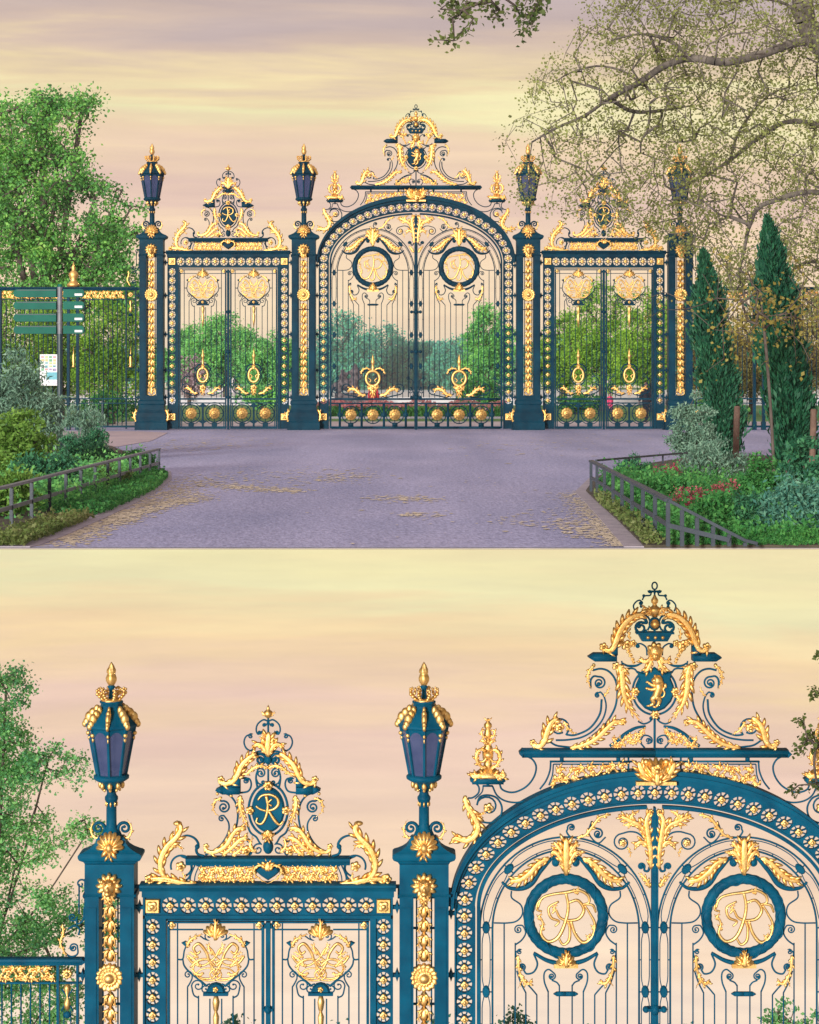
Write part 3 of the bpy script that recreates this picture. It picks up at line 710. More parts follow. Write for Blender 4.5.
def build_central_gate():
    ox = 655; SP = 908.0; root = thing('arched_gate', '', 'gate')
    E = lambda a, b, t: (ox+a*math.cos(t), SP-b*math.sin(t))
    def ellpts(a, b, n=72, t0=math.pi, t1=0.0): return [E(a, b, t0+(t1-t0)*i/n) for i in range(n+1)]
    m = MB(ox)
    # thick outer moulding: strips between two ellipses at stepped depths
    def annulus(a0, b0, a1, b1, d0, d1, n=72, bevel=False):
        vs = []; fs = []
        for i in range(n+1):
            t = math.pi*(1-i/n)
            for (a, b, d) in ((a0, b0, d0), (a1, b1, d0), (a1, b1, d1), (a0, b0, d1)): vs.append(m.P(*E(a, b, t), d))
        for i in range(n):
            for q in range(4):
                r = (q+1) % 4; fs.append((i*4+q, i*4+r, i*4+4+r, i*4+4+q))
        fs += [(0, 1, 2, 3), (n*4+3, n*4+2, n*4+1, n*4)]
        m.raw(vs, fs)
    annulus(205, 138, 203.4, 133.6, -.15, .15); annulus(203.4, 133.6, 201.6, 129.6, -.19, .19); annulus(201.6, 129.6, 199, 123.6, -.11, .11)
    annulus(181.9, 106.4, 180.0, 104.2, -.07, .07)
    # posts under the spring line
    def vp(x0, x1, y0, y1, d): m.bar(x0, y0, x1, y1, -d, d)
    for q in (-1, 1):
        X = lambda x: ox+q*(ox-x) if q > 0 else x
        def vb(x0, x1, y0, y1, d):
            a, b = (x0, x1) if q < 0 else (2*ox-x1, 2*ox-x0); m.bar(a, y0, b, y1, -d, d)
        vb(445.6, 457, 891, 897.6, .16); vb(454.6, 456.1, SP-8, 1251, .08); vb(472.9, 475.4, SP, 1251, .07); vb(448.6, 456, 897.6, SP-2, .10)
        cx = 464.5 if q < 0 else 2*ox-464.5
        n = 17
        for k in range(n):
            y = SP+17.2*(k+.5); m.cell(lambda u, v: (cx+u*8.45, y+v*8.6), -.045, .045)
        a, b = (456.05, 472.95) if q < 0 else (2*ox-472.95, 2*ox-456.05); m.bar(a, SP+17.2*n, b, 1251, -.045, .045)
        spiked_ties(m, *((447.6, 454.6) if q < 0 else (2*ox-454.6, 2*ox-447.6)), (914, 976, 1056, 1130, 1186))
    # arch cells by equal length
    NN = 2000; pts = [E(190.5, 115, math.pi*(1-i/NN)) for i in range(NN+1)]; Ls = [0]
    for a, b in zip(pts, pts[1:]): Ls.append(Ls[-1]+math.dist(a, b))
    nc = round(Ls[-1]/17.4); 
    if nc % 2 == 0: nc += 1
    cuts = []; j = 0
    for i in range(nc+1):
        s_ = Ls[-1]*i/nc
        while j < NN-1 and Ls[j+1] < s_: j += 1
        cuts.append(math.pi*(1-(j+(s_-Ls[j])/(Ls[j+1]-Ls[j]))/NN))
    archc = []
    for i in range(nc):
        t0, t1 = cuts[i], cuts[i+1]
        def fn(u, v):
            t = t0+(t1-t0)*(u+1)/2; k = (v+1)/2
            return E(199+(181.9-199)*k, 123.6+(106.4-123.6)*k, t)
        m.cell(fn, -.045, .045); c = fn(0, 0); archc.append(c)
    fr = m.build('arch_frame', IRON, root)
    for (x, y) in archc: inst('rosette', ROS, fr, L(ox, x, y, -.05))
    for x in (464.5, 2*ox-464.5):
        for k in range(17): inst('rosette', ROS, fr, L(ox, x, SP+17.2*(k+.5), -.05))
        inst('corner_plaque', PLAQ, fr, L(ox, x, 1226, -.07))
    # ---------------- one leaf (left), the right one is its mirror image
    lf = bpy.data.objects.new('gate_leaf', None); link(lf, root)
    m = MB(ox); c = 566.0
    m.bar(477, SP, 480.6, 1250, -.06, .06); m.bar(651.6, 812, 654.6, 1252, -.06, .06)
    m.sweep([p for p in ellpts(176.3, 100.2, 72) if p[0] <= 653.2], [(1.7, -.05), (1.7, .05), (-1.7, .05), (-1.7, -.05)])
    SL = 930.0
    def la(a, b, t0=180, t1=0, n=40): return arc(c, SL, a, b, t0, t1, n)
    for (a, b) in ((86, 92), (73.4, 79.2)):
        m.tube([(c-a, 1186)]+la(a, b)+[(c+a, 1186)], 1.0)
    # loops in the strip between the two arches
    mid = [(c-79.7, 1186)]+la(79.7, 85.6, n=60)+[(c+79.7, 1186)]
    tot = sum(math.dist(a, b) for a, b in zip(mid, mid[1:])); nk = 12; R_ = resample(mid, nk*12+1)
    for k in range(nk):
        seg = R_[k*12:(k+1)*12+1]; a_, b_ = [], []
        for i, p in enumerate(seg):
            q0, q1 = R_[max(0, k*12+i-1)], R_[min(nk*12, k*12+i+1)]; tx, ty = q1[0]-q0[0], q1[1]-q0[1]; h = math.hypot(tx, ty)
            o = 4.0*min(1, (min(i, 12-i)/2.4))**.6 if 0 < i < 12 else .6
            a_.append((p[0]+ty/h*o, p[1]-tx/h*o)); b_.append((p[0]-ty/h*o, p[1]+tx/h*o))
        m.tube(a_, .55, 5); m.tube(b_, .55, 5)
        if k: 
            p = seg[0]; q0 = R_[k*12-1]; q1 = R_[k*12+1]; ang = math.degrees(math.atan2(q1[1]-q0[1], q1[0]-q0[0])); rad = math.radians(ang)
            po = []
            for i in range(16):
                th = 2*math.pi*i/16; u, v = 6*math.cos(th), 3.8*math.sin(th); po.append((p[0]+u*math.cos(rad)-v*math.sin(rad), p[1]+u*math.sin(rad)+v*math.cos(rad)))
            m.prism(po, -.04, .04, .25)
            m.tube([(p[0]-6*math.sin(rad), p[1]+6*math.cos(rad)), (p[0]+6*math.sin(rad), p[1]-6*math.cos(rad))], .7)
        p = seg[6]; q0, q1 = R_[k*12+5], R_[k*12+7]; h = math.dist(q0, q1); nx, ny = (q1[1]-q0[1])/h, -(q1[0]-q0[0])/h
        for sg in (-1, 1): m.tube([(p[0]+sg*3.9*nx, p[1]+sg*3.9*ny), (p[0]+sg*6.2*nx, p[1]+sg*6.2*ny)], .6, 4)
    h = MB(c)                     # half symmetrical about the leaf's centre
    for x, y0 in ((504.3, 924), (515.4, 944), (526, 994), (537, 996), (548.4, 992), (559.6, 986)): h.t([(x, y0), (x, 1187)], .72)
    h.t([(494, 924), (508, 924), (517, 922), (522.6, 915), (521, 906), (512, 899), (511.6, 892)], .8)
    h.sc(518.6, 930.6, 4.2, 90, 1.4, [.85, .6], 1.2, 0, [(515.4, 946), (522, 941), (525.8, 934), (523, 927)])
    h.t([(502, 883), (510, 889), (522, 889.4), (532, 884), (540, 873), (550, 861), (558, 855)], [1.2, 3.0, 3.0, 2.2, 2.4, 1.4], d=0)
    h.sc(556.4, 864, 3.4, 60, 1.1, [2, 1.4], 3.4, 0, None)
    h.sc(519.8, 953, 2.8, 60, 1.2, [.8, .6], 1, 0, [(521, 962), (516.6, 958), (516.4, 953)])
    h.t([(534, 954), (546, 961), (558, 964.6)], [1.6, 2.4, 2.2])
    h.sc(522, 968, 3.6, 300, 1.5, [1.0, .8], 1.6, 0, [(534, 955), (537.6, 965), (534, 973), (527, 975)])
    h.t([(517, 972), (521, 984), (526, 994)], .8); h.t([(524, 982), (531, 989), (537, 996)], .8)
    h.sc(552, 977.4, 3.8, 45, -1.5, [.85, .7], 1.4, 0, [(548.4, 993), (544.6, 983), (544.6, 974), (549, 970.6)]); h.t([(559.6, 987), (557, 983.6), (552, 981.4)], .8)
    h.bar(557, 993, c, 997, -.03, .03); h.prism([(557, 993), (557, 997), (553.6, 995)], -.03, .03)
    h.bar(480.6, 1187.5, c, 1191.5, -.06, .06); h.bar(480.6, 1197, c, 1200, -.05, .05); h.bar(480.6, 1246, c, 1251, -.06, .06)
    # lower scrollwork and bossed panel
    h.sc(513, 1168, 12.5, 250, -1.4, [1.4, .8], 1.8, 0, [(556, 1178), (540, 1186), (524, 1183)])
    h.sc(489, 1172, 7, 90, 1.3, [1, .7], 1.4, 0, [(483, 1186), (481.6, 1176)]); h.sc(493, 1146, 3.4, 280, 1.1, .8, 1, 0, [(485, 1166), (484, 1152), (489, 1148)])
    h.t([(540, 1141), (545, 1134), (554, 1130), (563, 1130)], [1.4, 2.2, 2.0]); h.tube(arc(c, 1148, 16.6, 19, 100, 260, 18), 1.1)
    for bx in (520.6, c):
        for rr, w in ((18, 1.1),): h.tube(arc(bx, 1222, rr, rr, 90 if bx == c else 0, 270 if bx == c else 360, 30)[:None if bx == c else -1], w, 6, bx != c)
        for a in range(0, 360, 45):
            if bx == c and not 90 <= a <= 270: continue
            cc, ss = math.cos(math.radians(a)), math.sin(math.radians(a)); h.tube([(bx+11*cc, 1222-11*ss), (bx+18*cc, 1222-18*ss)], .8)
    for xx in (498, 543): h.bar(xx-2.4, 1200, xx+2.4, 1246, -.04, .04); h.prism([(xx, 1212), (xx+6, 1222), (xx, 1232), (xx-6, 1222)], -.04, .04, .2)
    h.bar(515, 1238, 526, 1246, -.03, .03)
    h.mirror(c)
    off = (c-ox)/PX; m.raw([(x+off, y, z) for x, y, z in h.v], h.f, True)
    # spandrel iron
    m.sc(622.4, 843.4, 9, 90, 1.5, [.9, .7], 1.2, 0, [(645, 840), (638, 834), (630, 832.6)])
    m.sc(641.6, 867.4, 3.6, 330, 1.4, [1.3, .9], 1.8, 0, [(650, 868), (648.4, 872), (645, 871.6)])
    m.sc(571.6, 828.6, 4, 200, -1.4, [1, .7], 1.6, 0, [(578, 838), (571, 838), (567, 833)]); m.sc(598, 834.6, 5, 60, -1.4, [1.1, .7], 2, 0, [(590, 826), (594, 828.4)]); m.t([(592, 822), (589, 834), (598, 844), (606, 838)], .8)
    m.t([(492, 866), (500, 858), (512, 848), (530, 836), (548, 828), (566, 824)], .0001)
    lb = m.build('leaf_bars', IRON, lf)
    g = MB(ox)
    g.leaf([(651, 869), (650.4, 850), (648, 834), (646.6, 820), (651, 812)], 4.8, 7, .08, -.02, 'even', 3)
    g.leaf([(649, 848), (642, 842), (634, 846)], 3.4, 4, .07, -.02, 'even'); g.leaf([(646, 836), (640, 826), (630, 821), (620, 816)], 4.2, 6, .07, -.02, 'even', 2)
    g.leaf([(636, 822), (628, 826), (623, 824)], 2.6, 3, .06, -.02); g.leaf([(630, 820), (634, 813), (640, 811.6)], 2.6, 3, .06, -.02); g.rose(623, 843.6, 4.2, 5, .06, -.02)
    g.leaf([(650, 888), (646, 880), (639, 873)], 3, 4, .06, -.02); g.leaf([(628, 848), (631, 855), (629, 858)], 1.4, 3, .04)
    g.leaf([(577, 838), (585, 836), (592, 828), (600, 818), (611, 815)], 2.6, 5, .05, -.02, 'even')
    g.build('spandrel_leaf', GOLD, lf)
    m = MB(ox); R0 = []
    ring = [(37.2, 0)]
    prof = [(5.4*math.cos(2*math.pi*k/10), 5.0/PX*math.sin(2*math.pi*k/10)) for k in range(10)]
    nseg = 120
    pr = arc(c, 917, 37.2, 37.2, 0, 360, nseg)[:-1]
    m.sweep(pr, prof, True, [1+.05*math.cos(i*2*math.pi/4) for i in range(nseg)], 0, True)
    m.tube([(c+(37.2+4.6*math.cos(math.radians(a*7)))*math.cos(math.radians(a)), 917-(37.2+4.6*math.cos(math.radians(a*7)))*math.sin(math.radians(a))) for a in range(0, 360, 3)], .9, 5, True, -.075)
    m.build('twisted_ring', IRON, lf)
    mg = bpy.data.objects.new('monogram_hold', None)
    g = MB(c, 917)
    dx = c-744.0
    def mono(pts, r): g.t([(x+dx, y) for x, y in pts], [q*1.2 for q in r] if isinstance(r, list) else r*1.25, 6, -.03)
    mono([(716, 909), (720, 899), (730, 895), (744, 893), (757, 891), (766, 896), (767, 903), (761, 905)], [.9, 1.5, 1.3, .9])
    mono([(744, 893), (746.4, 908), (743, 924), (736, 938), (726, 942), (719, 934), (721, 924), (717, 916)], [1.2, 1.7, 1.5, .9])
    mono([(747, 903), (756, 901), (762, 910), (757, 919), (746, 921), (738, 918), (734, 911), (730, 914)], [1.2, 1.5, .9])
    mono([(749, 921), (753, 934), (761, 943), (770, 938), (773, 925), (768, 914), (763, 906)], [1.2, 1.7, 1.3, .8])
    mono([(737, 902), (727, 908), (729, 918), (737, 922), (733, 927)], [.9, 1.3, .8])
    mono([(736, 937), (741, 945), (747, 941), (748, 930), (746, 922)], [.9, 1.4, 1])
    mono([(764, 905), (771, 906), (774, 913)], [.8, 1.2, .8]); mono([(721, 899), (716, 903), (715, 910), (720, 912)], .9)
    for p in ((719, 921), (722, 931), (773, 931), (768, 941), (734, 912), (756, 895)):
        g.leaf([(p[0]+dx, p[1]), (p[0]+dx-2, p[1]-4), (p[0]+dx+1, p[1]-7)], 2, 3, .03, -.03)
    mo = g.build('gilt_monogram', GOLD, lf, L(ox, c, 917))
    g = MB(ox)
    g.leaf([(c, 875), (c, 858), (c, 838)], 6, 5, .12, -.03, 'even')
    for q in (-1, 1):
        g.leaf([(c+q*2, 870), (c+q*6, 858), (c+q*12, 851), (c+q*15, 856)], 3.4, 4, .09, -.03, 'even'); g.leaf([(c+q*1, 862), (c+q*6, 850), (c+q*12, 842)], 3, 4, .09, -.03, 'even')
    g.build('gilt_fleuron', GOLD, lf)
    for q in (-1, 1):
        g = MB(ox); g.leaf([(c+q*17, 858), (c+q*28, 864), (c+q*36, 873), (c+q*46, 880), (c+q*56, 881)], 5, 7, .09, -.04, 'even'); g.build('gilt_garland', GOLD, lf)
        g = MB(ox); g.leaf([(c-q*48, 956), (c-q*47, 970), (c-q*44, 980), (c-q*48, 989)], 2.8, 4, .06, -.02); g.leaf([(c-q*46, 974), (c-q*40, 984), (c-q*33, 982)], 2.6, 4, .06, -.02, 'even'); g.build('gilt_side_leaf', GOLD, lf)
        g = MB(ox); g.leaf([(c+q*14, 1182), (c+q*26, 1180), (c+q*36, 1170), (c+q*46, 1168), (c+q*50, 1173)], 4.4, 6, .08, -.03, 'even', 3); g.build('gilt_scroll', GOLD, lf)
        g = MB(ox); g.leaf([(c+q*4, 1129), (c+q*14, 1126), (c+q*22, 1131), (c+q*25, 1139)], 2.4, 4, .06, -.03, 'even'); g.build('gilt_arm', GOLD, lf)
    g = MB(ox); g.shell(c, 964, 10, -10, 190, 7, .12, -.04, ry=14); g.bar(c-12, 964, c+12, 968, -.09, .02); g.leaf([(c, 966), (c, 950)], 4, 3, .09, -.1)
    g.build('gilt_palmette', GOLD, lf)
    g = MB(ox); g.lathe(c, [(4.2, 1131), (2.8, 1128), (2.8, 1117), (4.2, 1115), (3.6, 1111), (2.4, 1107), (1.6, 1103), (.2, 1096)], 10); g.build('gilt_spear', GOLD, lf)
    g = MB(ox); g.tube(arc(c, 1147, 14.0, 15.4, 0, 360, 30)[:-1], 2.9, 6, True, -.03)
    for q in (-1, 1): g.t([(c+q*9, 1146), (c+q*4, 1151), (c+q*7, 1155)], .9, d=-.02); g.leaf([(c+q*2, 1164), (c+q*8, 1168), (c+q*11, 1162)], 3.4, 3, .07, -.03)
    g.rose(c, 1168, 8.2, 5, .1, -.03); g.leaf([(c, 1166), (c, 1187)], 6, 3, .09, -.04); g.build('gilt_cartouche', GOLD, lf)
    for bx in (520.6, 566, 611.4): inst('boss', BOSS, lf, L(ox, bx, 1222, -.02))
    l2 = copy_tree(lf, root); l2.scale = (-1, 1, 1)
    for ch in l2.children:
        if ch.name.startswith('gilt_monogram'): ch.scale = (-1, 1, 1)
    m = MB(ox); m.bar(654.0, 808, 656.0, 1253, -.075, .075)
    for y in (1010, 1092, 1186): m.ell(ox, y, 5, 6, .12, -.02); m.bar(648, y-1.4, 662, y+1.4, -.09, .09); m.ell(ox-9, y, 3.4, 3.4, .07, -.03); m.ell(ox+9, y, 3.4, 3.4, .07, -.03)
    m.build('meeting_stile', IRON, root)
    # ---------------- crest over the arch
    a = MB(ox)
    a.sc(487+1, 808, 11.6, 150, -1.0, [1, .8], 1, 0, None); a.t([(477, 806), (480, 798), (488, 796), (497, 799), (502, 808), (500, 818), (491, 823.6), (480, 822), (475, 819)], 1.0)
    a.bar(472, 777.6, 503.4, 783.4, -.16, .16); a.prism([(470, 780.5), (474, 777.4), (474, 783.4)], -.15, .15); a.prism([(505.4, 780.5), (501, 783.4), (501, 777.4)], -.15, .15)
    a.t([(475.4, 783.4), (479, 788), (478.4, 794), (473, 798.4), (468, 799)], .9); a.t([(483.4, 786), (482, 793), (475, 800)], .7); a.bar(483, 786, 493, 787.6, -.02, .02); a.bar(486.6, 783.4, 489.4, 787, -.03, .03)
    a.t([(499.6, 784), (502, 790), (509, 793), (517, 792.4), (527, 787), (534, 778), (536.4, 768), (533, 760.6), (527, 757)], .95)
    a.t([(492.6, 787), (497, 796), (505, 801.6), (516, 803.4), (526, 801.6)], .9); a.t([(540, 790), (546, 782), (550, 772), (551, 762)], .9)
    a.beam(522, 655, 749.5, 757.4, .17); a.prism([(519, 753.4), (523, 749.7), (523, 757.2)], -.16, .16)
    for x in (562, 618.6): a.bar(x-1.8, 757, x+1.8, 762, -.05, .05)
    a.bar(550, 761.6, 637, 763, -.03, .03); a.t([(553.6, 765), (552.6, 776), (549, 786)], .7); a.t([(553.6, 765), (622, 765)], .7); a.bar(628, 757, 629.6, 770, -.03, .03)
    a.prism([(588, 657.6), (594, 653.8), (617.4, 653.8), (617.4, 661.4), (594, 661.4)], -.14, .14, .06); a.prism([(609, 655), (617.4, 644), (617.4, 655)], -.14, .14)
    # big side scrolls
    a.t([(593, 671), (601, 669.4), (609, 672), (615.4, 680), (617.6, 692), (616, 706), (611, 717), (603, 728), (592, 737)], 1.05)
    a.sc(599.6, 683.6, 6.4, 100, -1.6, [1.1, .8], 2.2, 0, [(591, 689), (591, 681), (594, 677)])
    a.sc(597.8, 696, 3, 60, 1.1, [1, .7], 1.6, 0, [(556, 741), (568, 740.6), (582, 738), (594, 731), (603, 720), (606.4, 708), (604.6, 698), (601, 693)])
    a.sc(559.6, 728, 10, 315, .95, [1.1, .9], 1.2, 0, [(602, 700), (600, 715), (590, 729), (576, 735.6), (568, 735.6)], r1=6)
    a.t([(548, 741), (556, 746), (566, 747.6), (580, 749)], 1.0)
    # upper part
    a.sc(641, 628.6, 6, 60, 1.2, [1.9, 1.1], 2.4, 0, [(630, 622), (637, 618.4), (644, 618.6), (647, 623)], r1=2.6); a.t([(632, 619), (641, 615), (648, 617.4), (650.6, 624), (648, 631)], 1.0)
    a.sc(641, 603.6, 1.8, 30, -1.2, .8, 1, 0, [(635.4, 612), (633.8, 606.6), (636.4, 602.4), (640, 600.8)]); a.sc(641.8, 607, 1.4, 60, 1.1, .7, .8)
    a.sc(650, 592.4, 1.4, 0, 1.1, .8, 1, 0, [(642.6, 600.6), (645, 596.6), (650.6, 595.8)]); a.sc(644, 596.4, 1.2, 0, 1, .7, .8); a.t([(651, 594), (652.6, 592.4), (655, 592)], .8); a.bar(648, 591, 655, 592.4, -.02, .02)
    a.sc(638.4, 646.6, 2.2, 90, 1.2, [.9, .7], 1.8, 0, [(647.4, 656), (646.6, 648.4), (642, 644.6)])
    a.t([(622.4, 663.6), (628, 666.4), (636, 666.4), (642.6, 663.4)], [.8, 1.4, .8]); a.t([(624, 669.4), (634, 669.4), (638, 673.6)], .9); a.t([(622, 661.6), (622.6, 665.6)], .8)
    a.t([(638.4, 722), (644, 724.6), (650, 722.4), (654, 717.6)], .9); a.sc(651.6, 719.4, 1.8, 0, 1.1, .9, 1)
    a.t([(646, 727), (636, 728.8), (626, 734.4), (617, 742.4), (610, 747)], [1.2, 2.1, 2.1, 1.6])
    a.sc(648.6, 741.4, 3.2, 250, 1.4, [.9, .6], 1.3, 0, [(645, 748.6), (641, 743), (643.6, 736.8), (648, 736.4), (652, 739), (652, 743)]); a.sc(640, 733, 1.6, 0, 1, .8, .9, 0, [(642, 744), (637.4, 738)])
    a.mirror(); m = MB(ox); m.raw(a.v, a.f, True)
    m.t([(655, 716), (655, 750)], 1.2); m.t([(655, 640), (655, 646)], 1.0); m.tube(arc(655, 586.4, 2.6, 3.6, 0, 360, 18)[:-1], .8, 6, True); m.t([(655, 590), (655, 598)], .9); m.ell(655, 592.6, 1.4, 1.8, .03)
    m.tube(arc(655, 692, 22, 23.4, 118, 422, 48), 1.1); m.ell(655, 624.4, 6.2, 7, .07, .01)
    cre = m.build('crest', IRON, root)
    g = MB(ox); g.prism([(655, 667.4), (660, 671), (666, 673.6), (672.4, 671.6), (671, 679), (674, 686), (674.6, 694), (671.4, 702), (665, 709), (655, 713.6), (645, 709), (638.6, 702), (635.4, 694), (636, 686), (639, 679), (637.6, 671.6), (644, 673.6), (650, 671)], -.08, .03, .1); g.build('shield', IRON, cre)
    g = MB(ox); lion(g, 655, 690.6, 21, -.1); g.build('rampant_lion', GOLD, cre)
    for x, y in ((655, 714.6), (635, 691.6), (675, 691.6)): g = MB(ox); g.rose(x, y, 4.9, 6, .1, -.06); g.build('shield_boss', GOLD, cre)
    g = MB(ox); g.ell(655, 652, 7.6, 8.6, .14, -.05); g.rose(655, 650, 8.6, 7, .1, -.06)
    g.ell(655, 656, 5, 5, .1, -.1); g.ell(655, 655.4, 1.2, 2.4, .05, -.19)
    for q in (-1, 1):
        g.ell(655+q*2.2, 652.8, 1.1, .8, .03, -.19); g.leaf([(655+q*3, 656), (655+q*9, 662), (655+q*13, 661), (655+q*16, 659)], 3, 3, .08, -.05, 'even'); g.leaf([(655+q*3, 659), (655+q*7, 668), (655+q*11, 672)], 3.4, 3, .08, -.06, 'even')
    g.build('gilt_mask', GOLD, cre)
    g = MB(ox); g.prism([(637.6, 633.6), (672.4, 633.6), (668, 641.6), (642, 641.6)], -.1, .1, .05); g.bar(636, 632.4, 674, 634.2, -.11, .11)
    for x in (638, 646.5, 655, 663.5, 672): g.prism([(x-1.8, 632.6), (x, 629.6), (x+1.8, 632.6)], -.03, .03)
    cw = g.build('coronet', IRON, cre); g = MB(ox)
    for x in (647.6, 655, 662.4): g.ell(x, 637.4, 1.7, 1.7, .03, -.1)
    g.build('gilt_gems', GOLD, cw)
    g = MB(ox); g.ell(655, 624.4, 4.6, 5, .1, -.04); g.lathe(655, [(2.6, 617.6), (5.4, 613), (6.2, 609.6), (4.6, 608), (2.4, 606.4), (1.8, 604.6), (3.2, 603), (3.4, 600.6), (2.2, 598.4), (1.4, 597), (.8, 595.2)], 14, 0, 6, .1)
    for q in (-1, 1): g.leaf([(655+q*3, 615), (655+q*7, 610), (655+q*10, 609), (655+q*13, 611)], 2.6, 3, .07, 0, 'even'); g.leaf([(655+q*4, 616), (655+q*9, 614), (655+q*13, 616)], 1.8, 3, .05, 0, 'even')
    g.build('urn_finial', GOLD, cre)
    g = MB(ox); g.shell(655, 781, 21, 10, 170, 9, .2, -.16, ry=25); g.rose(655, 768, 8, 5, .1, -.3); g.bar(635, 780, 675, 783.4, -.24, -.1); g.leaf([(655, 782), (655, 762)], 5, 4, .1, -.32)
    for q in (-1, 1): g.leaf([(655+q*6, 779), (655+q*14, 770), (655+q*18, 760)], 5, 4, .1, -.22, 'even'); g.ell(655+q*10, 760.4, 3.4, 3.4, .06, -.2)
    g.build('keystone_shell', GOLD, cre)
    for q in (1, -1):
        T = lambda pts: [(x if q > 0 else 2*ox-x, y) for x, y in pts]; X = lambda x: x if q > 0 else 2*ox-x
        g = MB(ox); g.leaf(T([(603, 646), (606, 650.4), (612, 649), (616, 640), (621, 628), (629, 618.6), (637, 614.6), (644, 614.6)]), 5.6, 9, .12, -.07, 'even'); g.rose(X(603.4), 647, 4.8, 5, .1, -.06); g.build('gilt_arch_leaf', GOLD, cre)
        g = MB(ox); g.rose(X(627), 646, 6, 5, .08); g.rose(X(622), 643, 4, 5, .07); g.rose(X(633.4), 644, 4, 5, .07)
        for k, (x, y) in enumerate(((629, 652), (631, 656), (633, 660), (634, 663))): g.rose(X(x), y, 2.8-.3*k, 5, .05)
        g.leaf(T([(630, 640), (629, 632), (632, 628)]), 1.8, 3, .04); g.build('flower_drop', GOLD, cre)
        g = MB(ox); g.leaf(T([(619, 665), (622, 674), (623, 690), (627, 704), (634, 714), (642, 722)]), 6.4, 8, .1, -.03); g.rose(X(616.4), 666.6, 4.8, 5, .09, -.03); g.leaf(T([(618, 668), (624, 669), (628, 676)]), 3, 3, .08, -.05); g.leaf(T([(628, 702), (633, 697), (634, 690)]), 2.6, 3, .06, -.03); g.build('gilt_term', GOLD, cre)
        g = MB(ox); g.leaf(T([(532, 743), (538, 747), (544, 742), (547, 732), (551, 723), (558, 717.6)]), 5.2, 6, .1, -.04, 'even'); g.rose(X(533), 743, 3.8, 5, .07, -.03); g.rose(X(559.6), 728, 5.4, 5, .09, -.02); g.leaf(T([(564, 722), (570, 731), (578, 735)]), 2.4, 3, .05); g.build('gilt_volute', GOLD, cre)
        g = MB(ox); g.leaf(T([(570, 748), (584, 745), (597, 738), (607, 728), (615, 721.6), (624, 722)]), 4.4, 9, .09, -.04, 'even', 3); g.build('gilt_acanthus', GOLD, cre)
        g = MB(ox); g.leaf(T([(594, 666), (589, 672), (588, 681), (592, 690)]), 2.2, 5, .05, -.02); g.ell(X(594), 666, 2, 2.2, .04); g.leaf(T([(604, 697), (608, 692), (610, 686)]), 1.4, 3, .03); g.build('gilt_scroll_leaf', GOLD, cre)
        g = MB(ox); g.arabesque(X(612), X(643), 744, 10, 4, 0, -7, .04); g.leaf(T([(641, 734), (644, 729), (645, 736)]), 1.6, 3, .04); g.build('gilt_lunette', GOLD, cre)
        g = MB(ox); g.arabesque(X(554), X(632), 776, 15, 5, 0, -6, .06); g.leaf(T([(556, 784), (551, 786), (566, 774)]), 3, 4, .05); g.build('gilt_frieze', GOLD, cre)
        g = MB(ox); xc = X(488)
        g.lathe(xc, [(13, 777.4), (13.4, 774.6), (10, 772), (6.6, 769), (4, 766.4), (3.4, 763), (4.6, 759), (5, 753), (4, 748), (2.8, 745), (2.2, 741), (2.8, 738), (3.6, 735.6), (3, 732.6), (2.2, 730), (3.6, 727.4), (3.4, 724.8), (1.6, 722.6), (.8, 719)], 16, 0, 6, .14)
        for r_ in (-1, 1):
            g.leaf([(xc, 777), (xc+r_*8, 774), (xc+r_*14.6, 776), (xc+r_*16.4, 771.6)], 3.4, 4, .1, -.12, 'even'); g.leaf([(xc+r_*2, 768), (xc+r_*9, 764), (xc+r_*12, 756), (xc+r_*8, 748.6), (xc+r_*3.4, 750)], 2.6, 5, .1, -.1, 'even', 1.6)
            g.leaf([(xc+r_*1, 745), (xc+r_*4, 741), (xc+r_*7.4, 739.6)], 1.8, 3, .06, -.06, 'even'); g.leaf([(xc+r_*1.4, 738), (xc+r_*6, 735), (xc+r_*6.4, 730.6), (xc+r_*3, 730)], 1.7, 3, .06, -.06, 'even')
        for r_ in (-1, 1):
            g.leaf([(xc+r_*4, 774), (xc+r_*10, 776), (xc+r_*16, 772)], 3, 3, .1, -.1, 'even'); g.tube(arc(xc+r_*7, 755, 5.6, 6.4, 0, 360, 16)[:-1], 1.3, 5, True, -.12); g.leaf([(xc, 740), (xc+r_*5, 736), (xc+r_*9, 734)], 1.4, 2, .04); g.leaf([(xc, 722), (xc+r_*2.6, 719.4), (xc+r_*4.4, 718.4)], 1, 2, .03)
        g.ell(xc, 754, 5, 4, .1, -.13)
        g.build('gilt_urn', GOLD, cre)
        g = MB(ox); g.leaf(T([(465, 796), (467, 806), (473, 815), (478, 826), (475, 836), (466, 841), (456, 838), (452, 841)]), 5.2, 10, .1, -.03, 'even'); g.rose(X(488.6), 808.4, 5.6, 5, .09, -.02); g.leaf(T([(472, 815), (480, 816), (485, 812)]), 2.8, 4, .06, -.02); pass; g.build('gilt_bracket_leaf', GOLD, cre)
    return root

